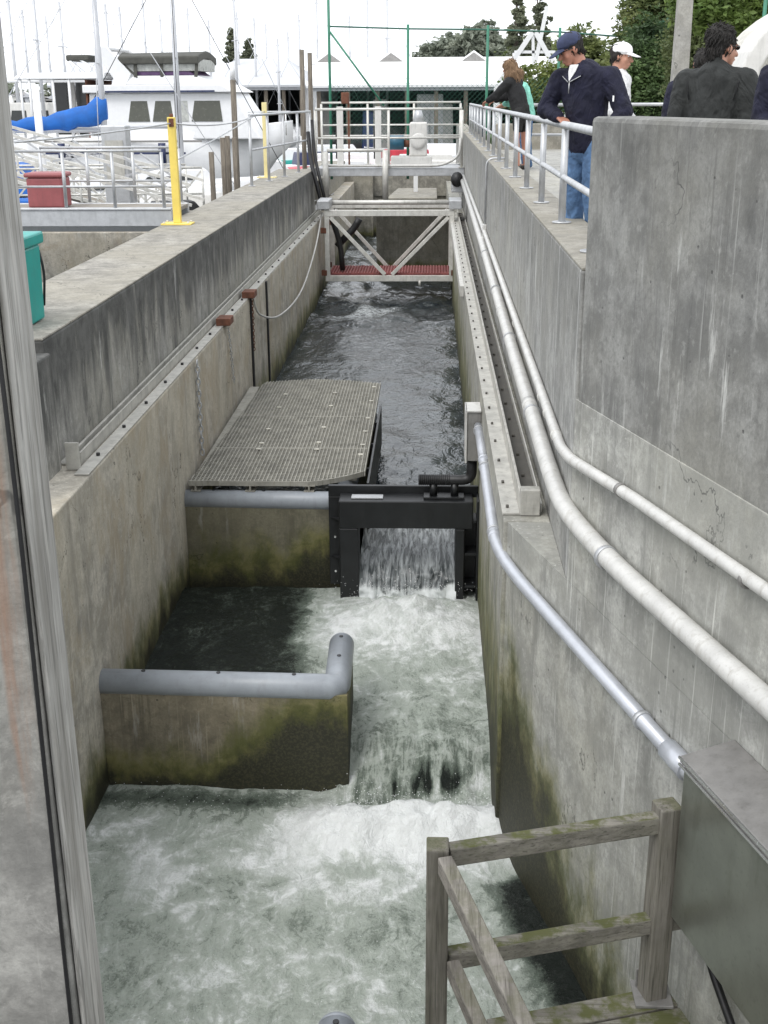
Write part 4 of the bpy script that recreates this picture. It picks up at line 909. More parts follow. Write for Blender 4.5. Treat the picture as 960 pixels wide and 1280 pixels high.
MB().loft([[Vector((X_(158)+.2*abs(k)/3, k*.48, z-.035*abs(k)**1.6)) for k in (-3, -2, -1, 0, 1, 2, 3)]+[Vector((X_(252), k*.48, z-.035*abs(k)**1.6)) for k in (3, 2, 1, 0, -1, -2, -3)] for z in (Z_(82), Z_(73))], False).build('bimini_top', 'canvas_dark', mc, .05, True)
for yy in (-1.45, 1.35): MB().extr([(X_(136), yy, Z_(70)), (X_(152), yy, Z_(68)), (X_(178), yy, Z_(99)), (X_(158), yy, Z_(134)), (X_(146), yy, Z_(134)), (X_(158), yy, Z_(104))], (0, .12, 0)).build('radar_arch', 'white', mc, .02, True)
MB().box(X_(136), X_(152), -1.3, 1.3, Z_(72), Z_(69)).build('arch_beam', 'white', mc, .02, True)
MB().box(X_(102), X_(128), -1.0, 1.0, Z_(84), Z_(77)).build('aft_bimini', 'canvas_dark', mc, .06, True)
MB().bar((X_(106), -.95, Z_(83)), (X_(124), -.95, Z_(99)), .05, .05).bar((X_(118), -.95, Z_(83)), (X_(150), -.95, Z_(99)), .05, .05).build('bimini_frame', 'bright', mc, 0, True)
rect3(MB(), X_(48), X_(150), -1.7, 1.7, Z_(104), Z_(97), .25, 0, .1).build('cockpit_roof', 'white', mc, .04, True)
for x in (56, 66, 92, 110): MB().tube([(X_(x), -1.6, 2.2), (X_(x), -1.6, Z_(104))], .05, 8).build('cockpit_post', 'white', mc, 0, True)
MB().box(X_(128)-.06, X_(128)-.003, -1.45, 1.45, 2.25, Z_(105)).build('cockpit_bulkhead', 'rust', mc, 0, True)
for x, w_, mt in ((72, .5, 'glass_dark'), (83, .3, 'offwhite'), (100, .7, 'glass_dark'), (116, .4, 'rust')): MB().box(X_(x)-w_/2, X_(x)+w_/2, 1.0, 1.1, 2.3, Z_(107)).build('cockpit_panel', mt, mc, 0, True)
for x in (5.6, 6.6, 7.5, 8.3, 8.9):
    by = -1.7*(1-max(0, (x-3.2)/6.2)**2.4)*.95; MB().tube([(x, by, 2.3), (x, by*.97, 3.1)], .02, 6).build('rail_stanchion', 'bright', mc, 0, True)
MB().tube([(x, -1.7*(1-max(0, (x-3.2)/6.2)**2.4)*.93, 3.1) for x in np.linspace(5.2, 9.05, 12)], .022, 8).build('bow_rail', 'bright', mc, 0, True)
for x in (1.2, 3.0, 4.8): MB().tube([(x, -1.98, 1.3), (x, -1.98, 2.1)], .13, 10).build('fender', 'navy_hull', mc, 0, True)
MB().box(-.2, 6.2, -1.9, -1.86, 2.12, 2.19).build('rub_rail', 'lid', mc, 0, True)
for px in (135, 150, 165): MB().box(X_(px)-.16, X_(px)+.16, -1.57, -1.552, 2.35, 2.65).build('porthole', 'glass_dark', mc, 0, True)
# second cruiser further back
o2 = P(20, 200, 60); c2_ = thing('motor_cruiser', 'second white cabin cruiser half hidden behind the blue sail cover', 'boat', (o2.x-1, 60.0, -2.6), radians(-6))
hull(9.5, 3.4, -.5, 1.9, 2.5, 2.4, .9).build('hull', 'white', c2_, 0, True)
rect3(MB(), 1.0, 6.0, -1.4, 1.4, 1.95, 3.4, .3, 1.0, .12).build('cabin', 'offwhite', c2_, .04, True)
for x in (1.6, 2.7, 3.8): MB().extr([(x, -1.39, 2.45), (x+.85, -1.39, 2.45), (x+.8, -1.33, 3.05), (x+.1, -1.33, 3.05)], (0, .04, 0)).build('window', 'glass_dark', c2_, 0, True)
MB().box(1.2, 4.6, -1.2, 1.2, 4.3, 4.42).build('hardtop', 'white', c2_, .03, True)
for x in (1.4, 4.3): MB().tube([(x, -1.1, 3.4), (x, -1.1, 4.3)], .04, 6).build('hardtop_post', 'bright', c2_, 0, True)
# dock boxes and coiled hoses on the near float
for i, (px, py, Y, w_, mt, lb) in enumerate(((178, 205, 28.5, .5, 'offwhite', 'pale dock box on the float left of the bright yellow post'), (150, 212, 28.0, .35, 'lid', 'small grey dock box on the float by the pedestal'), (205, 212, 28.2, .3, 'canvas_dark', 'dark outboard motor cover by the bright yellow post'))):
    q_ = P(px, py, Y); e = thing('dock_box', lb, 'box', (q_.x, Y, -2.22)); rect3(MB(), q_.x-w_, q_.x+w_, Y-.25, Y+.25, -2.22, -1.6, .02, .02, .02).build('box_body', mt, e, .03); MB().box(q_.x-w_-.02, q_.x+w_+.02, Y-.28, Y+.28, -1.597, -1.53).build('box_lid', 'offwhite', e, .02)
# sailboats
def sailboat(px, Y, L, rz, label, cover='blue', top=-60, hullm='white', sail=True, det=True):
    p = P(px, 120, Y); zt = P(px, top, Y).z
    e = thing('sailboat', label, 'sailboat', (p.x, Y, -2.6), rz, 'sailing boats in the marina')
    h = hull(L, L*.3, -.3, 1.0, 1.25, 2.2, .6)
    h.v = [(x-L*.55, y, z) for x, y, z in h.v]; h.build('hull', hullm, e, 0, True)
    MB().tube([(0, 0, .9), (0, 0, zt+2.6)], .095, 8, .07).build('mast', 'mast', e, 0, True)
    if det:
        rect3(MB(), -L*.22, L*.14, -L*.09, L*.09, 1.05, 1.5, .1, .35, .06).build('cabin', 'white', e, .03, True)
        MB().extr([(-L*.16, -L*.092, 1.2), (L*.04, -L*.092, 1.2), (L*.02, -L*.083, 1.36), (-L*.14, -L*.083, 1.36)], (0, .03, 0)).build('cabin_window', 'glass_dark', e, 0, True)
        MB().tube([(0, 0, 2.74), (-L*.42, 0, 2.76)], .05, 8).build('boom', 'mast', e, 0, True)
        MB().tube([(.02, 0, zt+2.4), (L*.44, 0, 1.2)], .012, 5).tube([(0, 0, zt+2.5), (-L*.54, 0, 1.1)], .012, 5).tube([(0, 0, zt+2.0), (-.1, L*.14, 1.0)], .012, 5).tube([(0, 0, zt+2.0), (-.1, -L*.14, 1.0)], .012, 5).build('rigging', 'rubber' if det == 2 else 'mast', e, 0, True)
        zc = (zt+2.6)*.62; MB().tube([(0, -L*.07, zc), (0, L*.07, zc)], .02, 6).build('spreader', 'mast', e, 0, True)
    if not det:
        for f_ in (.45, .72): MB().tube([(0, -.8, (zt+2.6)*f_), (0, .8, (zt+2.6)*f_)], .03, 5).build('spreader', 'mast', e, 0, True)
        MB().tube([(.02, 0, zt+2.3), (L*.44, 0, 1.2)], .018, 5).tube([(0, 0, zt+2.3), (-L*.54, 0, 1.1)], .018, 5).build('rigging', 'mast', e, 0, True)
        rect3(MB(), -L*.25, L*.15, -L*.1, L*.1, 1.0, 1.6, .1, .4, .06).build('cabin', 'white', e, 0, True)
    if sail and det:
        rings = []
        for i in range(13):
            t = i/12; x = .12-(L*.41)*t; r0 = (.25*(1-t)**1.5+.13)*(1+.13*sin(i*1.9))*(.72 if i == 0 else 1); zc = 2.86+.40*(1-t)**3+.03*sin(i*2.7)
            rings.append([Vector((x, r0*.55*cos(a), zc+r0*sin(a)*(1.15 if sin(a) > 0 else .8))) for a in [k*2*pi/12 for k in range(12)]])
        MB().loft(rings).build('sail_cover', cover, e, 0, True)
    return e
sb = sailboat(127, 34, 8.0, radians(8), 'sailboat with a bright blue sail cover along its boom', 'blue')
rect3(MB(), -3.6, -2.0, -1.0, 1.0, 1.1, 1.9, .3, .15, .15).build('cockpit_dodger', 'blue', sb, .05, True)
sailboat(222, 38, 7.5, radians(15), 'sailboat whose mast rises in front of the cruiser windows', sail=False, det=2)
for i, (px, Y, rz, top, lb) in enumerate(((22, 62, .3, -10, 'distant sailboat nearest the near pillar'), (53, 58, .1, -20, 'sailboat mast just behind the cruiser stern'), (140, 66, .5, 5, 'sailboat mast beside the radar arch, left one'), (157, 70, -.2, 8, 'sailboat mast beside the radar arch, right one'),
        (297, 75, .4, -10, 'sailboat mast just past the white capped pile'), (300, 92, .2, 15, 'far sailboat against the clump of dark trees'), (321, 88, 0, 22, 'sailboat mast in front of the pale grey shed'), (349, 80, .3, 48, 'short masted sailboat in front of the pale grey shed end'), (376, 95, .1, 18, 'far sailboat lined up with the slim brown piles'), (38, 84, .2, 12, 'thin far mast over the far shore houses'), (66, 90, .4, 20, 'thin far mast above the cockpit roof'), (84, 78, -.1, 2, 'mast standing behind the aft canopy'), (186, 82, .3, -4, 'thin mast behind the flybridge canopy, left one'), (206, 100, .1, 18, 'thin mast behind the flybridge canopy, right one'), (240, 96, .3, 10, 'thin mast above the grey shed roof edge'), (265, 84, 0, 25, 'mast between the cruiser canopy and the dark evergreens'), (335, 105, .2, 30, 'thin far mast by the shorter evergreen'), (362, 98, .2, 40, 'short far mast by the grey shed end'), (398, 88, .1, -5, 'mast just left of the tall green fence post'), (438, 100, .1, 20, 'thin mast between the first two fence posts'), (460, 90, .2, -20, 'sailboat mast behind the green fence, left one'), (484, 84, -.3, -10, 'sailboat mast behind the green fence, right one'))):
    sailboat(px, Y, 8.5, rz, lb, top=top, sail=False, det=False)
def small_boat(px, py, Y, L, rz, label, hm, cov=None, z=-2.6):
    p = P(px, py, Y); e = thing('small_boat', label, 'boat', (p.x, Y, z), rz, 'small open boats')
    h = hull(L, L*.34, -.15, .55, .75, 2.0, .8); h.v = [(x-L*.5, y, q) for x, y, q in h.v]; h.build('hull', hm, e, 0, True)
    rect3(MB(), -L*.3, L*.2, -L*.11, L*.11, .55, 1.15, .1, .5, .08).build('cuddy', cov or 'white', e, .03, True)
    MB().tube([(L*.47*(.2+.8*t), -L*.16*(1-t**2.2), .72+.25*t) for t in np.linspace(0, 1, 9)], .02, 6).build('grab_rail', 'bright', e, 0, True)
for a in ((335, 205, 34, 4.2, .5, 'white dinghy moored beneath the quay railing', 'white'), (250, 205, 33, 4.6, -.2, 'white dinghy between the cruiser and the bright yellow post', 'white', 'offwhite'), (230, 190, 30.5, 3.2, .4, 'dark inflatable tender by the bright yellow post', 'canvas_dark', 'rubber'),
          (445, 160, 56, 6.5, .15, 'red and white boat behind the rusty hoist', 'hull_red', 'white'), (440, 172, 50, 5.2, -.1, 'blue and white boat seen through the machinery railing', 'hull_blue', 'white'), (490, 165, 60, 6.0, 3.3, 'white boat with a red cabin behind the blue motor', 'white', 'hull_red'),
          (545, 165, 55, 5.5, .2, 'white boat nearest the end of the pedestrian railing', 'white', 'offwhite'), (560, 180, 49.5, 4.6, -.25, 'grey skiff at the dock behind the gearbox', 'roof_grey', 'offwhite'), (410, 165, 58, 5.5, .4, 'white boat tied up left of the rusty hoist', 'white', 'navy_hull'), (420, 150, 66, 7, .1, 'navy boat under the white shed roof', 'navy_hull', 'white'), (530, 150, 67, 7, 3.0, 'grey boat under the white shed roof, right one', 'roof_grey', 'white'),
          (330, 165, 50, 5.5, .3, 'white boat behind the white capped pile', 'white'), (25, 200, 31, 5, .3, 'white boat half hidden by the near pillar', 'white', 'blue'), (372, 150, 62, 5.0, .2, 'teal boat under the grey shed', 'teal', 'white')):
    small_boat(*a)

# ------------------------------------------------------------------ sheds, far shore
def shed(name, label, x0, x1, yf, yb, ze, zr, roofm, vents=(), hip=0.0, posts=8):
    e = thing(name, label, 'boat shed', ((x0+x1)/2, yf, -2.6)); ym = (yf+yb)/2
    m = MB().add([(x0-.4, yf-.6, ze), (x1+.4, yf-.6, ze), (x1+.4-hip, ym, zr), (x0-.4+hip, ym, zr), (x0-.4, yb+.6, ze), (x1+.4, yb+.6, ze)], [(0, 1, 2, 3), (3, 2, 5, 4)] + ([(0, 3, 4), (1, 5, 2)] if hip else []))
    o_ = m.build('roof', roofm, e, 0, False, False); s_ = o_.modifiers.new('thickness', 'SOLIDIFY'); s_.thickness = .14
    MB().box(x0, x1, yb-.2, yb, -2.6, ze-.1).build('back_wall', 'shed_dark', e)
    MB().box(x0, x1, yf+2.5, yb-.3, -2.45, -2.3).build('shed_floor', 'deckwood', e)
    for x in (x0, x1-.2):
        MB().prism([(x, yf+1.2), (x+.2, yf+1.2), (x+.2, yb-.21), (x, yb-.21)], -2.6, ze-.1).build('end_wall', 'roof_white', e)
        if not hip: MB().extr([(x, yf+.2, ze-.1), (x, yb-.3, ze-.1), (x, ym, zr-.15)], (.18, 0, 0)).build('gable', 'roof_white', e)
    MB().box(x0, x1, yf-.25, yf-.15, ze-.32, ze-.09).build('fascia', 'roof_grey', e)
    for i in range(posts):
        x = x0+.3+(x1-x0-.6)*i/(posts-1); MB().box(x-.12, x+.12, yf-.1, yf+.12, -3, ze-.33).build('post', 'pile', e)
    for vx in vents:
        m = MB(); y = ym-(ym-yf)*.18; m.extr([(vx-1.15, y, zr-.42), (vx+1.15, y, zr-.42), (vx, y, zr+.36)], (0, 1.4, 0)); v = m.build('roof_vent', roofm, e); ORG[v.name] = ORG[e.name]
        MB().extr([(vx-.9, y-.02, zr-.37), (vx+.9, y-.02, zr-.37), (vx, y-.02, zr+.24)], (0, .01, 0)).build('louvre', 'lid', v)
a = P(392, 108, 75); b_ = P(700, 108, 75)
shed('boat_shed', 'long white roofed boat shed with three small gable vents behind the green fence', a.x, b_.x, 75, 91, a.z+.05, P(470, 72, 83).z, 'roof_white', (P(412, 75, 82).x, P(489, 75, 82).x, P(592, 75, 82).x), 0.0, 9)
a = P(238, 108, 86); b_ = P(382, 108, 86)
shed('boat_shed', 'grey roofed boat shed between the motor cruiser and the slim brown piles', a.x, b_.x, 86, 102, a.z+.05, P(250, 74, 94).z, 'roof_grey', (), 2.5, 7)
a = P(68, 108, 96); b_ = P(150, 108, 96)
shed('boat_shed', 'distant grey roofed shed showing above the cockpit of the cruiser', a.x, b_.x, 96, 110, a.z+.05, P(100, 74, 103).z, 'roof_grey', (), 0.0, 5)
# things stored under the sheds
for i, (px, Y, mt) in enumerate(((402, 79, 'offwhite'), (462, 79, 'hull_blue'), (475, 79, 'offwhite'), (516, 79, 'canvas_dark'), (530, 79, 'roof_white'), (545, 79, 'white'), (557, 79, 'offwhite'), (600, 79, 'navy_hull'), (620, 79, 'canvas_dark'))):
    p = P(px, 120, Y); h = [1.5, 1.2, 1.9, 1.1, 2.2, 2.2, 1.6, 1.1, 1.3][i]
    e = tag(rect3(MB(), p.x-.55, p.x+.55, Y, Y+2.4, -2.3, -2.3+h+1.2, .1, .1, .1).build('covered_boat', mt, None, .08), ['off white', 'dull blue', 'tall off white', 'charcoal', 'white sheet', 'wide white', 'short off white', 'navy', 'black'][i]+' covered boat stored under the white shed roof', 'covered boat', 'covered boats under the shed')

# ------------------------------------------------------------------ green fence, lamp post, arch, gantry
gf = thing('chain_link_fence', 'tall green chain link fence with a thin top rail behind the machinery bridge', 'fence', (0, 37.6, -.9))
fpts = [P(411, 33, 37.6), P(510, 36, 37.6), P(610, 37, 37.6), P(700, 40, 37.6), P(780, 46, 37.6), P(893, 2, 25.0), P(960, -30, 20)]
for k, p in enumerate(fpts):
    zt = p.z + (2.2 if k == 0 else .12); zb = -1.4 if k < 3 else -.34
    MB().tube([(p.x, p.y, zb), (p.x, p.y, zt)], .042 if k < 5 else .03, 10).build('post', 'green_paint', gf)
MB().tube(fpts[:1]+fpts[1:4]+[fpts[4]], .024, 8).build('top_rail', 'chain_green', gf)
MB().tube(fpts[4:], .035, 8).build('top_rail', 'green_paint', gf)
a = fpts[0]; MB().tube([(a.x+.03, 37.6, a.z-.15), (P(480, 130, 37.6).x, 37.6, P(480, 132, 37.6).z)], .03, 8).build('brace', 'green_paint', gf)
m = MB()
def wirequad(m, p, q, r):
    p, q = Vector(p), Vector(q); u = (q-p).cross(Vector((0, 1, 0))).normalized()*r; w = Vector((0, r, 0))
    m.add([p+u, p-u*.5+w, p-u*.5-w, q+u, q-u*.5+w, q-u*.5-w], [(0, 1, 4, 3), (1, 2, 5, 4), (2, 0, 3, 5)])
zb = -.35
for i in range(5):
    p, q = fpts[i], fpts[i+1]; n = (Vector((q.x-p.x, q.y-p.y, 0))); L = n.length; n.normalize(); ht = 1.85 if i < 4 else min(p.z, q.z)-zb; st = .15
    for k in range(-int(ht/st), int(L/st)):
        for s in (1, -1):
            s0, s1 = k*st, k*st+ht; z0, z1 = (zb, zb+ht)
            if s0 < 0: z0 += -s0; s0 = 0
            if s1 > L: z1 -= s1-L; s1 = L
            if s1-s0 < .05: continue
            A, B = (s0, z0), (s1, z1)
            if s < 0: A, B = (L-s0, z0), (L-s1, z1)
            wirequad(m, (p.x+n.x*A[0], p.y+n.y*A[0], A[1]), (p.x+n.x*B[0], p.y+n.y*B[0], B[1]), .0045)
m.build('wire_mesh', 'chain_green', gf, fix=False)
l = thing('lamp_post', 'square pale concrete lamp post rising behind the parapet', 'lamp post', (3.11, 16, -.28))
m = MB(); m.loft([[(3.0, 15.9, -.28), (3.22, 15.9, -.28), (3.22, 16.1, -.28), (3.0, 16.1, -.28)], [(3.05, 15.93, 5.2), (3.17, 15.93, 5.2), (3.17, 16.07, 5.2), (3.05, 16.07, 5.2)]], False); m.build('shaft', 'lamp_conc', l, .012)
MB().box(2.9, 3.32, 15.8, 16.2, -.28, -.2).build('foot', 'lamp_conc', l, .01); MB().ell((3.11, 16, 5.45), (.25, .25, .27)).build('lamp_globe', 'white', l)
# white arch shell
ar = thing('arch_shelter', 'big pale curved arch shell behind the man in the charcoal jacket', 'arch', (4.5, 13.5, -.28))
def archring(y, rx, rz, n=24): return [Vector((5.05-rx, y, -.28)), Vector((5.05-rx, y, .5))]+[Vector((5.05-rx*cos(t), y, 1.12+rz*sin(t))) for t in [pi*k/n for k in range(n+1)]]+[Vector((5.05+rx, y, .5)), Vector((5.05+rx, y, -.28))]
def archband(m, y0, y1, r0, r1):
    R0, R1, R2, R3 = archring(y0, r0[0], r0[1]), archring(y1, r0[0], r0[1]), archring(y1, r1[0], r1[1]), archring(y0, r1[0], r1[1])
    return m.loft([[R0[i], R1[i], R2[i], R3[i]] for i in range(len(R0))], False)
archband(MB(), 12.7, 13.3, (1.98, 1.05), (1.80, .78)).build('outer_rib', 'offwhite', ar, .02)
archband(MB(), 13.302, 14.0, (1.95, 1.02), (1.82, .80)).build('shell', 'arch', ar)
archband(MB(), 13.0, 13.299, (1.798, .778), (1.66, .62)).build('inner_rib', 'arch', ar, .02)
# white gantry
ga = thing('white_gantry', 'white A shaped steel gantry above the bushes', 'gantry', (3.4, 45, -.3))
def G3(x, y): return P(x, y, 45)
for a, b_, r in (((667, 38), (622, 105), .10), ((668, 38), (705, 105), .10), ((643, 65), (694, 65), .06), ((666, 40), (667, 85), .06), ((684, 8), (668, 85), .08), ((642, 66), (642, 95), .05), ((692, 66), (692, 95), .05)):
    MB().bar(G3(*a), G3(*b_), r*1.6, r*1.6, (0, 1, 0)).build('strut', 'white', ga)
for x in (622, 705): a = G3(x, 105); MB().box(a.x-.12, a.x+.12, 44.88, 45.12, -2.9, a.z).build('leg', 'white', ga)
# back railing of the plaza and low walls
rb2 = thing('plaza_railing', 'pale railing along the far side of the plaza', 'railing', (3, 24, -.28))
rail_run(rb2, (1.9, 24.3, -.28), (9.5, 23.2, -.28), 1.10, [.55], 7, 'galv', .032, .032)
e = tag(MB().box(1.6, 6.5, 31, 31.35, -.5, .33).build('low_wall', 'conc_cap', None, .02), 'low pale concrete wall behind the two leaning women', 'wall')
tag(MB().box(1.62, 12, 31.5, 39, -.3, -.1).build('lawn', 'grass'), kind='structure')

# ------------------------------------------------------------------ trees
def leaves(name, mat, blobs, n, size, parent=None, seed=1, clump=26, flat=.35, thr=0.0):
    """many small leaf faces gathered in clumps through the volume of some ellipsoids"""
    R = np.random.default_rng(seed); tot = sum(b[1][0]*b[1][1]*b[1][2] for b in blobs)**1; V = []
    for c, r in blobs:
        k = max(3, int(n*(r[0]*r[1]*r[2])/tot/clump)); d = R.normal(size=(k, 3)); d /= np.linalg.norm(d, axis=1)[:, None]
        rad = R.random(k)**.38; rad *= .82+.36*R.random(k); cc = np.array(c)+d*rad[:, None]*np.array(r)
        sig = .16*np.array(r).mean()*(.6+.9*R.random(k)); 
        pt = np.repeat(cc, clump, 0) + R.normal(size=(k*clump, 3))*np.repeat(sig, clump)[:, None]*np.array([1, 1, .6]); V.append(pt)
    V = np.concatenate(V); N = len(V); a = R.normal(size=(N, 3)); a[:, 2] *= .5; a /= np.linalg.norm(a, axis=1)[:, None]
    b = np.cross(a, R.normal(size=(N, 3))); b /= np.linalg.norm(b, axis=1)[:, None]; s = size*(.55+.9*R.random(N))[:, None]
    nn = np.cross(a, b)*s*.18
    vs = np.stack([V-a*s, V+b*s*.45+nn, V+a*s, V-b*s*.45+nn], 1).reshape(-1, 3); i = np.arange(N)*4
    fs = np.stack([np.stack([i, i+1, i+2], 1), np.stack([i, i+2, i+3], 1)], 1).reshape(-1, 3)
    if parent is not None: vs = vs-np.array(ORG[parent.name])
    me = bpy.data.meshes.new(name); me.vertices.add(len(vs)); me.vertices.foreach_set('co', vs.ravel()); me.loops.add(fs.size); me.loops.foreach_set('vertex_index', fs.ravel()); me.polygons.add(len(fs)); me.polygons.foreach_set('loop_start', np.arange(len(fs))*3); me.update(calc_edges=True)
    me.materials.append(M[mat]); o = bpy.data.objects.new(name, me); C.objects.link(o)
    if parent is not None: o.parent = parent
    return o
def tree(name, label, base, blobs, n, size, mat, tr=.25, seed=1, group=None, cat='tree', clump=26):
    e = thing(name, label, cat, base, group=group); B = Vector(base); R = random.Random(seed)
    top = max(blobs, key=lambda b: b[0][2])[0]; mid = Vector((top[0], top[1], top[2]))
    m = MB().tube([B-Vector((0, 0, .3)), B.lerp(mid, .35)+Vector((R.uniform(-.1, .1), 0, 0)), B.lerp(mid, .7)+Vector((R.uniform(-.2, .2), 0, 0)), mid], tr, 10, tr*.15)
    for c, r in blobs:
        c = Vector(c); s = B.lerp(mid, R.uniform(.3, .7)); m.tube([s, s.lerp(c, .5)+Vector((0, 0, -.15)), c, c+Vector((R.uniform(-1, 1)*r[0]*.5, R.uniform(-1, 1)*r[1]*.5, r[2]*.5))], tr*.38, 6, tr*.06)
    m.build('trunk', 'bark', e); leaves('crown', mat, blobs, n, size, e, seed, clump)
    return e
def blobs_px(L, Y, s=1.0):
    out = []
    for x, y, rx, ry in L:
        p = P(x, y, Y); k = Y/1395.0; out.append(((p.x, p.y+random.uniform(-1, 1)*rx*k*.5, p.z), (rx*k, rx*k*.9, ry*k)))
    return out
def rooted(px, Y, z=-.4): p = P(px, 120, Y); return (p.x, Y, z)
# far trees in the middle
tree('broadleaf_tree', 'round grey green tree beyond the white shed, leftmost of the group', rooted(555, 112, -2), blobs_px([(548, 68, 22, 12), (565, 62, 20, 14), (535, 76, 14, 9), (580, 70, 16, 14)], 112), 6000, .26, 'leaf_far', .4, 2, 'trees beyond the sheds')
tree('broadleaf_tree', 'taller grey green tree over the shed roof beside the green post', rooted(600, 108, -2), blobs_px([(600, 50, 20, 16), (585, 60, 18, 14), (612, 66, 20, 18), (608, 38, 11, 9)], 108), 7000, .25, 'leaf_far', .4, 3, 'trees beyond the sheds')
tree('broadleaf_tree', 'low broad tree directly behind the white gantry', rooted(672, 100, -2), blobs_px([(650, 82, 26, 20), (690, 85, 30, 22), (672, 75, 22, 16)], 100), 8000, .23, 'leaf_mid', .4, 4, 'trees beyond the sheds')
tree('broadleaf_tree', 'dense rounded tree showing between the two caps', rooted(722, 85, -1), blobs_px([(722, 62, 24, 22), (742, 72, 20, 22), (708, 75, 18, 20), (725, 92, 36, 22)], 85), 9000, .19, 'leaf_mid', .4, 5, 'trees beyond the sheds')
def conifer(px, ytop, ybot, w, Y, seed, label):
    a, b_ = P(px, ytop, Y), P(px, ybot, Y); R = random.Random(seed); e = thing('conifer_tree', label, 'tree', (b_.x, Y, -1.5), group='tall conifers'); k = Y/1395
    MB().tube([(b_.x, Y, -1.5), (a.x, Y, a.z)], .35, 8, .04).build('trunk', 'bark', e); bl = []
    H = a.z-b_.z; n = 17
    for i in range(n):
        t = i/n; r = w*k*(1-t)**.75*R.uniform(.55, 1.1)
        for j in range(3):
            an = R.uniform(0, 2*pi); bl.append(((b_.x+cos(an)*r*.6, Y+sin(an)*r*.6, b_.z+H*t+R.uniform(-.3, .3)), (r*.55+.15, r*.55+.15, H/n*.55)))
    leaves('crown', 'leaf_conifer', bl, 7500, .20, e, seed, 22)
conifer(646, -14, 85, 19, 92, 3, 'tall narrow conifer behind the white gantry, left one'); conifer(672, -4, 80, 19, 95, 4, 'tall narrow conifer behind the white gantry, right one')
conifer(290, 36, 76, 9, 125, 5, 'dark narrow evergreen behind the grey shed, taller one'); conifer(312, 52, 76, 8, 122, 6, 'dark narrow evergreen behind the grey shed, shorter one')
# shrubs by the plaza
e = tree('shrub', 'light green bush behind the leaning women', rooted(672, 40, -.34), blobs_px([(660, 115, 22, 26), (682, 105, 24, 26), (700, 118, 26, 28), (640, 125, 14, 14)], 40), 9000, .07, 'leaf_shrub', .08, 7, None, 'bush', 20)
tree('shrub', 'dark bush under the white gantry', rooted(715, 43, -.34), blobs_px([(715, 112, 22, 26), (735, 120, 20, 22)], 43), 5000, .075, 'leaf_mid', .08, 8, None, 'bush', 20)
# ivy covered trees on the right
tree('ivy_tree', 'ivy clad tree between the white capped woman and the lamp post', rooted(800, 30, -.34), blobs_px([(800, 100, 26, 44), (815, 60, 24, 36), (790, 120, 20, 26), (825, 110, 28, 40), (778, 130, 14, 16)], 30), 20000, .055, 'leaf_ivy', .2, 9, None, 'tree', 22)
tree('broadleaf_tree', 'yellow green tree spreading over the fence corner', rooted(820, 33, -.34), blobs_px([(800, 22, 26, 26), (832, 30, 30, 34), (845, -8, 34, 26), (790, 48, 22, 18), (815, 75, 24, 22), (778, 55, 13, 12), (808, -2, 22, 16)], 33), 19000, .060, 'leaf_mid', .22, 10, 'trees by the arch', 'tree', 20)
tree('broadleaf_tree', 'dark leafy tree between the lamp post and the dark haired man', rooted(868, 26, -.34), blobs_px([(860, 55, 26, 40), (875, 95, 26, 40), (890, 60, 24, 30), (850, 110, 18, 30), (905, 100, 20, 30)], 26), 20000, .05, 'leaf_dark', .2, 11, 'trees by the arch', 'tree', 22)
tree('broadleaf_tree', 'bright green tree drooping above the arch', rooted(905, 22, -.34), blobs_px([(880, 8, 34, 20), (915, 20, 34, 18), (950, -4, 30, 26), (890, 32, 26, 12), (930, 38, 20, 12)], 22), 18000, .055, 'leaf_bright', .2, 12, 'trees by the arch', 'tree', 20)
# far shore on the left
def treeline():
    bl = []; R = random.Random(5)
    for i in range(60):
        x = -175+i*5.2; bl.append(((x, 330+R.uniform(0, 14), R.uniform(1, 5)), (R.uniform(3, 6), 4, R.uniform(2.5, 5.2))))
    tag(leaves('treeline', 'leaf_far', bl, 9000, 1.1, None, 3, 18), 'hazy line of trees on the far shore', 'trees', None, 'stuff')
treeline()
tag(MB().prism([(-400, 322), (140, 322), (140, 420), (-400, 420)], -3, -.8).build('far_shore', 'grass'), kind='structure')
R = random.Random(8)
for i in range(9):
    x = P(22+i*11, 115, 300).x; e = thing('shore_house', ['small pale house low on the far shore at the photo border', 'far shore house, second from the photo border', 'far shore house beside the white pile', 'pale house on the far shore past the white pile', 'fifth house along the far shore', 'sixth house along the far shore', 'seventh house along the far shore', 'eighth house along the far shore', 'last house along the far shore before the sheds'][i], 'house', (x, 300, -2.6), group='houses on the far shore')
    w_ = R.uniform(1.3, 2.2); h = R.uniform(2.6, 4.2)
    MB().box(x-w_, x+w_, 300, 304, -2.8, -2.6+h).build('wall', ['offwhite', 'roof_grey', 'white'][i % 3], e)
    MB().extr([(x-w_-.3, 299.6, -2.55+h), (x+w_+.3, 299.6, -2.55+h), (x, 299.6, -1.6+h)], (0, 5, 0)).build('roof', ['lid', 'canvas_dark', 'roof_grey'][(i*2) % 3], e)
    for dx in (-.5, .5): MB().box(x+dx*w_-.3, x+dx*w_+.3, 299.95, 299.99, -2.6+h*.45, -2.6+h*.75).build('window', 'glass_dark', e)

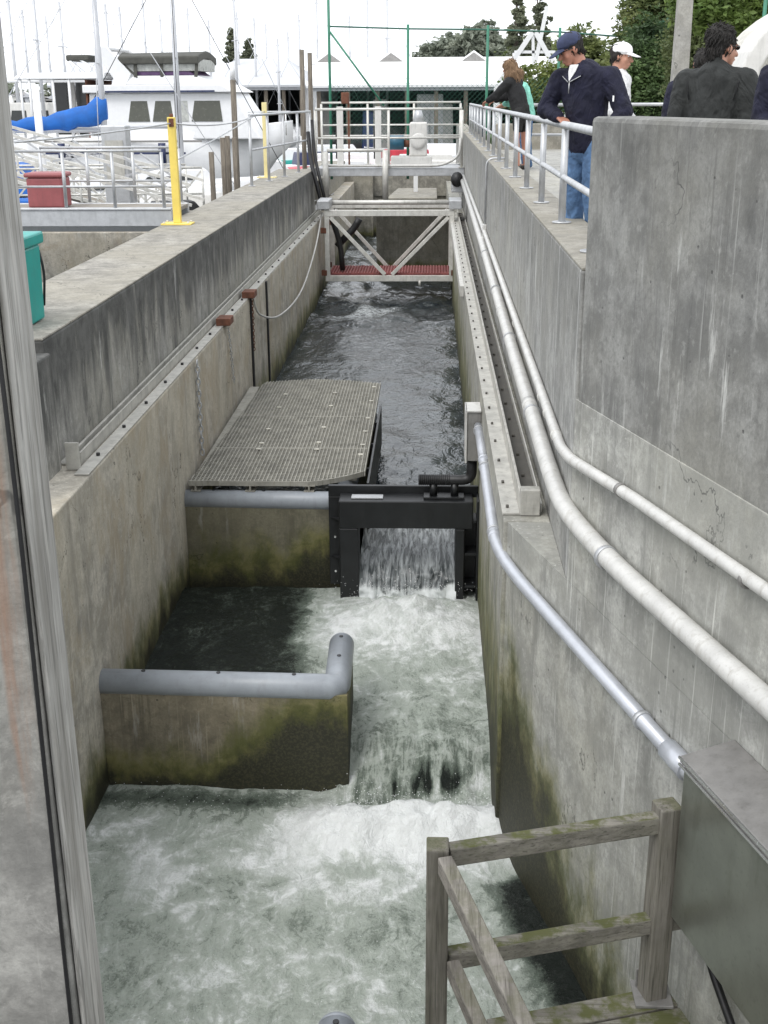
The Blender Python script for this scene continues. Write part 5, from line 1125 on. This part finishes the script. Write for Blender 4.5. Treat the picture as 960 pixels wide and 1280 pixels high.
# ------------------------------------------------------------------ people
def blob(name, mat, prims, vox, it, parent, fac=.5, rough=0.0):
    """one continuous closed skin round a set of tapered limbs and ellipsoids"""
    m = MB()
    for p in prims:
        if p[0] == 'c':
            _, a, b_, r0, r1 = p; a, b_ = Vector(a), Vector(b_); n = 8
            d = (b_-a); L = d.length; d = d.normalized() if L > 1e-6 else Vector((0, 0, 1)); u = d.orthogonal().normalized(); v = d.cross(u); rings = []
            for i in range(7): t = -pi/2+pi/2*i/6; rings.append((a+d*r0*sin(t), max(r0*cos(t), .0008)))
            for i in range(1, 7): t = pi/2*i/6; rings.append((b_+d*r1*sin(t), max(r1*cos(t), .0008)))
            rings.insert(7, (b_, r1))
            m.loft([[c+(u*cos(2*pi*k/14)+v*sin(2*pi*k/14))*r for k in range(14)] for c, r in rings])
        else:
            m.ell(p[1], p[2], 18, 12, p[3] if len(p) > 3 else None)
    o = m.build(name, mat, None); rm = o.modifiers.new('r', 'REMESH'); rm.mode = 'VOXEL'; rm.voxel_size = vox; rm.use_smooth_shade = True
    sm = o.modifiers.new('s', 'SMOOTH'); sm.factor = fac; sm.iterations = it
    dg = bpy.context.evaluated_depsgraph_get(); me = bpy.data.meshes.new_from_object(o.evaluated_get(dg)); old = o.data
    o.modifiers.clear(); o.data = me; bpy.data.meshes.remove(old)
    if parent is not None: me.transform(Matrix.Translation(-Vector(ORG[parent.name]))); o.parent = parent
    if not me.materials: me.materials.append(M[mat])
    if rough:
        co_ = np.empty(len(me.vertices)*3); me.vertices.foreach_get('co', co_); co_ = co_.reshape(-1, 3); nr = np.empty(len(me.vertices)*3); me.vertices.foreach_get('normal', nr); nr = nr.reshape(-1, 3)
        fq = 1.0 if 'hair' not in mat else 2.2
        k = (fbm(co_[:, 0]*24*fq+co_[:, 1]*21*fq, co_[:, 2]*15+co_[:, 1]*8, 3)-.5)*rough
        me.vertices.foreach_set('co', (co_+nr*k[:, None]).ravel()); me.update()
    return o
def add_tufts(o, pts, seed, ln=.05, r=.011):
    """locks of hair: tapered curls rooted in the hair mass"""
    R = random.Random(seed); m = MB()
    for p, nrm, dn in pts:
        d = (dn-nrm*dn.dot(nrm)+nrm*R.uniform(.02, .16)+Vector((R.uniform(-.25, .25), R.uniform(-.25, .25), R.uniform(-.2, .1)))).normalized(); L = ln*R.uniform(.6, 1.3)
        m.tube([p-nrm*.006, p+d*L*.5+nrm*.004, p+d*L], r*R.uniform(.7, 1.2), 6, .0015, False)
    me = bpy.data.meshes.new('tmp'); me.from_pydata([tuple(v) for v in m.v], [], m.f)
    bm = bmesh.new(); bm.from_mesh(o.data); bm.from_mesh(me)
    for f_ in bm.faces: f_.smooth = True
    bm.to_mesh(o.data); bm.free(); bpy.data.meshes.remove(me)
def person(label, base, face, J, look, c, vox=.011, group='people on the plaza', hgt=1.0):
    """J: joints as (right, forward, up) metres from the feet; look: (right, forward, up) gaze; c: clothes"""
    e = thing('person', label, 'person', base, group=group); B = Vector(base); F = Vector((face[0], face[1], 0)).normalized(); Rr = F.cross(Vector((0, 0, 1)))
    w = lambda q: B + Rr*q[0] + F*q[1] + Vector((0, 0, q[2]*hgt))
    j = {k: w(v) for k, v in J.items()}
    lk = (Rr*look[0]+F*look[1]+Vector((0, 0, look[2]))).normalized(); hr = lk.cross(Vector((0, 0, 1))).normalized(); hu = hr.cross(lk); H = j['head']
    hR = Matrix((hr, lk, hu)).transposed(); h = lambda x, y, z: H + hr*x + lk*y + hu*z
    f = c.get('fat', 1.0)
    # bare body: head, neck, trunk, arms, hands, legs
    b_ = [('e', h(0, -.015, .03), (.074, .093, .098), hR), ('e', h(0, .03, -.03), (.058, .062, .080), hR), ('e', h(0, .045, -.085), (.038, .042, .030), hR),
          ('c', h(0, .088, .005), h(0, .112, -.032), .010, .0155), ('e', h(0, .078, .025), (.05, .018, .012), hR), ('e', h(0, .09, -.066), (.022, .012, .010), hR),
          ('e', h(.034, .06, -.03), (.022, .022, .022), hR), ('e', h(-.034, .06, -.03), (.022, .022, .022), hR),
          ('e', h(.077, -.01, -.008), (.010, .021, .032), hR), ('e', h(-.077, -.01, -.008), (.010, .021, .032), hR), ('c', h(0, -.03, -.06), j['neck'], .056, .062)]
    hip = (j['hipR']+j['hipL'])/2; ch = (j['shR']+j['shL'])/2
    b_ += [('c', hip, ch, .10, .11), ('c', j['shR'], j['shL'], .05, .05), ('c', j['neck'], ch, .06, .08)]
    for s in 'RL':
        b_ += [('c', j['sh'+s], j['el'+s], .048, .040), ('c', j['el'+s], j['wr'+s], .040, .029), ('c', j['hip'+s], j['kn'+s], .078, .052), ('c', j['kn'+s], j['an'+s], .053, .038), ('c', j['an'+s], j['an'+s]+F*.12-Vector((0, 0, .05)), .036, .028)]
        # hand: palm, four bent fingers, thumb
        hd = J.get('hd'+s); d = (Rr*hd[0]+F*hd[1]+Vector((0, 0, hd[2]))).normalized() if hd else (j['wr'+s]-j['el'+s]).normalized()
        sd = d.cross(Vector((0, 0, 1))).normalized()*(-1 if s == 'R' else 1); dn = d.cross(sd); dn = -dn if dn.z > 0 else dn; W_ = j['wr'+s]
        for i, (o_, Lf) in enumerate(((.030, .070), (.010, .080), (-.010, .074), (-.029, .058))):
            k0 = W_+d*.09+sd*o_; b_ += [('c', W_+sd*o_*.5, k0, .015, .0125)]
            k1 = k0+d*Lf*.5+dn*Lf*.20; k2 = k1+d*Lf*.28+dn*Lf*.42; b_ += [('c', k0, k1, .0098, .0088), ('c', k1, k2, .0088, .0072)]
        t0 = W_+d*.025+sd*.028; t1 = t0+d*.035+sd*.028+dn*.006; b_ += [('c', t0, t1, .0135, .011), ('c', t1, t1+d*.03+sd*.004+dn*.012, .0105, .0085)]
    blob('body', c.get('skin', 'skin'), b_, vox*.72, 2, e)
    # top
    jr = c.get('jr', 1.0); up = j['neck']
    t = [('c', hip+Vector((0, 0, c.get('hem', .02))), hip.lerp(ch, .55), .158*f, .165*f), ('c', hip.lerp(ch, .5), ch, .165*f, .145*f), ('c', j['shR'].lerp(ch, .1), j['shL'].lerp(ch, .1), .078*jr, .078*jr), ('c', ch, up.lerp(ch, .3), .13*f, .08),
         ('c', hip.lerp(ch, .35)+Rr*.05, j['shR'].lerp(ch, .35), .12*f, .09), ('c', hip.lerp(ch, .35)-Rr*.05, j['shL'].lerp(ch, .35), .12*f, .09)]
    for s in 'RL':
        cf = j['el'+s].lerp(j['wr'+s], c.get('cuff', .94)); t += [('c', j['sh'+s], j['el'+s], .082*jr, .066*jr), ('c', j['el'+s], cf, .066*jr, .043*jr)]
        mid = j['el'+s]; t += [('e', mid+Vector((0, 0, -.015)), (.068*jr,)*3)]
    blob('jacket', c['top'], t, vox, 3, e, .5, .022)
    if c.get('collar'):
        n0 = up.lerp(H, .18)+lk*.0; ring = []
        m = MB(); dr = (H-up).normalized(); u = hr; v = dr.cross(u).normalized()
        R0 = []
        for r_, z in ((.092, -.035), (.082, .035), (.070, .030), (.075, -.03)):
            R0.append([n0+dr*(z-.02*(cos(a-pi/2)))+(u*cos(a)+v*sin(a))*r_ for a in [2*pi*k/20 for k in range(20)]])
        m.loft(R0, True, False); m.build('collar', c['top'], e, 0, False)
    if c.get('tee'):
        blob('undershirt', c['tee'], [('c', up+Vector((0, 0, .01)), up.lerp(ch, .35)+F*.03, .066, .075)], vox, 2, e)
    # legs
    ll_ = c.get('leglen', .97); lg = [('c', hip+Vector((0, 0, .05)), hip-Vector((0, 0, .05)), .14*f, .135*f)]
    for s in 'RL':
        if ll_ < .5: lg += [('c', j['hip'+s], j['hip'+s].lerp(j['kn'+s], ll_*2), .105*f, .085*f)]
        else: lg += [('c', j['hip'+s], j['kn'+s], .105*f, .078*f), ('c', j['kn'+s], j['kn'+s].lerp(j['an'+s], 1.0)-Vector((0, 0, .02)), .078*f, .066*f)]
    blob('trousers', c['legs'], lg, vox, 3, e, .5, .028)
    for s in 'RL': blob('shoe', 'shoe', [('c', j['an'+s]-Vector((0, 0, .035)), j['an'+s]+F*.15-Vector((0, 0, .055)), .048, .042)], .012, 2, e)
    # hair
    if c.get('hair'):
        hp = [('e', h(0, -.028, .035), (.084, .094, .098), hR)]
        if c['hair'][1] == 'long': hp += [('e', h(0, -.03, .05), (.098, .11, .10), hR), ('c', h(0, -.07, .05), h(0, -.12, -.12), .10, .105), ('c', h(.05, -.03, .02), h(.085, -.04, -.2), .06, .055), ('c', h(-.05, -.03, .02), h(-.085, -.04, -.2), .06, .055), ('c', h(0, -.13, -.1), h(0, -.16, -.27), .10, .06)]
        if c['hair'][1] == 'thick': hp += [('e', h(0, -.045, .062), (.092, .098, .085), hR), ('e', h(0, -.075, -.03), (.072, .05, .065), hR), ('e', h(.066, -.03, .03), (.018, .035, .045), hR), ('e', h(-.066, -.03, .03), (.018, .035, .045), hR)]
        if c['hair'][1] == 'short': hp += [('e', h(0, -.07, -.025), (.066, .04, .055), hR), ('e', h(.07, -.025, .0), (.014, .03, .04), hR), ('e', h(-.07, -.025, .0), (.014, .03, .04), hR)]
        ho = blob('hair', c['hair'][0], hp, .008, 2, e, .5, .03)
        vs_ = ho.data.vertices; nv = len(vs_); R9 = random.Random(nv); pts = []
        for k in range({'thick': 700, 'long': 700, 'short': 260}[c['hair'][1]]):
            v = vs_[R9.randrange(nv)]; loc = v.co + B - H
            if loc.dot(lk) > .06 and loc.dot(hu) < .06: continue
            if c.get('cap') and loc.dot(hu) > -.005: continue
            pts.append((v.co.copy(), v.normal.copy(), (-hu*.8-lk*.35) if loc.dot(hu) < .1 else (lk*.3-hu*.2)))
        add_tufts(ho, pts, nv, .034 if c['hair'][1] != 'long' else .07, .0065)
    if c.get('cap'):
        cm, tilt = c['cap']; cu = (hu+lk*-.10).normalized()
        k = blob('cap', cm, [('e', h(0, -.012, .062), (.090, .107, .072), hR), ('e', h(0, -.01, .05), (.092, .109, .038), hR)], .009, 2, e)
        m = MB(); pts = []; n = 16
        for rr_, dz in ((.96, .0), (1.0, -.004)):
            pass
        top = []; bot = []
        for i in range(n+1):
            a = pi*i/n; x = .082*cos(a); y = .075+.115*sin(a)**.8; z = .048-.030*sin(a)+.016*abs(cos(a))*-1+.0*tilt
            top.append((h(x, .075, .050-.018*abs(cos(a))), h(x*1.0, y, z)))
        rings = [[a_, b2, b2-hu*.007, a_-hu*.007] for a_, b2 in top]
        m.loft(rings, True); m.build('brim', cm, c_parent(k, e))
        MB().ell(h(0, -.012, .134), .008, 8, 6).build('button', cm, k)
    if c.get('glasses'):
        m = MB()
        for s in (1, -1): m.ell(h(.032*s, .090, .012), (.024, .006, .016), 12, 8, hR); m.tube([h(.058*s, .085, .016), h(.078*s, .02, .014), h(.08*s, -.02, .008)], .0035, 6)
        m.tube([h(-.012, .1, .014), h(.012, .1, .014)], .004, 6); m.build('sunglasses', 'black', e)
    else:
        for s in (1, -1): MB().ell(h(.032*s, .080, .010), (.012, .008, .008), 10, 6, hR).build('eye', 'tee', e)
    return e, j, h, Rr, F
def stand(head, neck, shR, shL, elR, wrR, elL, wrL, hip=0.0, lean=0.0):
    return dict(head=head, neck=neck, shR=shR, shL=shL, elR=elR, wrR=wrR, elL=elL, wrL=wrL, hipR=(.095, hip, .92), hipL=(-.095, hip, .92), knR=(.11, hip+.0, .50), knL=(-.11, hip+.03, .50), anR=(.12, hip-.04, .085), anL=(-.12, hip-.02, .085))
Jm = stand((.05, .20, 1.625), (-.01, .12, 1.475), (.17, .17, 1.40), (-.22, .01, 1.41), (.30, .20, 1.18), (.105, .245, 1.105), (-.37, .0, 1.16), (-.33, .14, .98))
Jm['hdR'] = (-.9, .35, -.25)
e, j, h, Rr, F = person('man in navy half zip fleece, blue jeans and navy cap leaning on the railing', (1.30, 10.42, -.28), (-.75, -.66), Jm, (.42, .80, -.42), dict(top='navy', legs='jeans', skin='skin_tan', hair=('hair_dark', 'short'), cap=('capnavy', 0), glasses=True, collar=False, fat=1.06, jr=1.12, hem=.0), .0095)
zc = (j['shR']+j['shL'])/2; nb = j['neck']; Zv = Vector((0, 0, 1)); cam_side = (F*.8-Rr*.1).normalized()
RM = Matrix((Rr, F, Zv)).transposed()
MB().extr([nb+F*.085+Zv*.035+Rr*.045, nb+F*.085+Zv*.035-Rr*.045, nb+F*.110-Zv*.02-Rr*.036, nb+F*.139-Zv*.095, nb+F*.110-Zv*.02+Rr*.036], F*.012).build('undershirt', 'tee', e, .004)
for s in (1, -1):
    a0 = nb+F*.045+Zv*.06+Rr*.066*s; a1 = nb+F*.132-Zv*.098+Rr*.006*s; a2 = nb+F*.100-Zv*.052+Rr*.098*s; a3 = nb-F*.03+Zv*.045+Rr*.092*s
    fl_ = MB().extr([a0, a1, a2, a3], F*.014+Zv*.006); fl_.build('collar_flap', 'navy', e, .004)
    MB().bar(a1+F*.018, a2+F*.018, .0045, .005).build('collar_piping', 'steelzip', e)
zp = lambda t: nb+F*(.142+.004*t)-Zv*(.095+.09*t)
MB().tube([zp(0), zp(.5), zp(1.0)], .004, 6).build('zip', 'steelzip', e)
sp = j['shL'].lerp(j['elL'], .55)-Rr*.03; MB().bar(sp+F*.085, sp+F*.085-Vector((0, 0, .045)), .012, .008).build('sleeve_logo', 'tee', e)
Jw = stand((0, .03, 1.60), (0, .0, 1.44), (.17, 0, 1.38), (-.17, 0, 1.38), (.22, -.02, 1.12), (.16, .16, 1.0), (-.22, -.02, 1.12), (-.16, .16, 1.0))
person('woman in a white cap and white top standing behind the man in navy', (1.83, 12.5, -.28), (.85, -.45), Jw, (.05, .95, -.12), dict(top='tee', legs='trousers', hair=('hair_dark', 'short'), cap=('capwhite', 0), collar=False, fat=.86, jr=.95), .012, hgt=1.02)
Jl = stand((.0, .30, 1.60), (0, .20, 1.44), (.17, .19, 1.38), (-.17, .19, 1.38), (.20, .42, 1.18), (.14, .62, 1.10), (-.20, .42, 1.18), (-.14, .62, 1.10), .0)
e, j2, h2, R2, F2 = person('woman with long light brown hair in a black jacket and shorts leaning on the railing', (1.60, 22.3, -.28), (-.85, .55), Jl, (.15, .9, -.12), dict(top='jblack', legs='shortsb', skin='skin_tan', hair=('hair_brown', 'long'), leglen=.3, fat=1.0, jr=1.15, hem=-.08), .013, hgt=1.08)
Jt = stand((.0, .20, 1.60), (0, .12, 1.44), (.17, .11, 1.38), (-.17, .11, 1.38), (.20, .30, 1.16), (.14, .50, 1.08), (-.20, .30, 1.16), (-.14, .50, 1.08))
person('person in a mint green shirt and jeans hidden behind the woman with long hair', (1.74, 22.9, -.28), (-.95, .3), Jt, (0, .9, -.1), dict(top='mint', legs='jeans', hair=('hair_brown', 'short'), fat=.95, cuff=.4), .014)
Jr = stand((.03, .04, 1.575), (0, 0, 1.42), (.20, .0, 1.36), (-.20, .0, 1.36), (.25, -.02, 1.08), (.16, .20, 1.0), (-.25, -.02, 1.08), (-.16, .20, 1.0))
e5, j5, h5, R5, F5 = person('dark haired man in a charcoal jacket seen from behind, beside the arch', (1.95, 8.75, -.28), (.42, .9), Jr, (.62, .75, -.1), dict(top='jgrey', legs='trousers', hair=('hair_black', 'thick'), glasses=True, collar=True, fat=1.0, jr=1.08), .011)
for k, s in enumerate('RL'):
    a_ = j5['sh'+s]; sg = 1 if s == 'R' else -1
    MB().tube([a_+F5*.02+Vector((0, 0, .082))-R5*.03*sg, a_-F5*.06+Vector((0, 0, .05))-R5*.025*sg, a_-F5*.095-Vector((0, 0, .03))-R5*.03*sg, a_-F5*.10-Vector((0, 0, .12))-R5*.05*sg], .0045, 6).build('shoulder_seam', 'jblack', e5)
person('person with short black hair mostly hidden by the man in the charcoal jacket', (2.42, 11.6, -.28), (.3, .95), Jr, (-.3, .9, 0), dict(top='navy', legs='trousers', skin='skin_tan', hair=('hair_black', 'short'), fat=.82, jr=.9), .013, hgt=.975)
Jc = stand((.0, .04, 1.60), (0, 0, 1.44), (.19, .0, 1.38), (-.19, .0, 1.38), (.23, -.02, 1.12), (.16, .20, 1.06), (-.25, .02, 1.13), (-.20, .24, 1.125))
Jc['hdL'] = (.2, .9, .2)
e, j3, h3, R3, F3 = person('person in a dark blue jacket cut by the photo border, holding a clear cup', (2.30, 7.9, -.28), (-.25, -.95), Jc, (0, .95, -.1), dict(top='jgrey' if False else 'navy', legs='trousers', hair=('hair_dark', 'short'), fat=.95), .012)
cu = thing('plastic_cup', 'clear plastic cup held above the parapet at the photo border', 'cup', (2.07, 7.62, .83))
MB().loft([[Vector((2.07+r*cos(a), 7.62+r*sin(a), z)) for a in [2*pi*k/16 for k in range(16)]] for r, z in ((.030, .83), (.042, .945), (.040, .945), (.028, .835))]).build('cup_body', 'cup', cu)
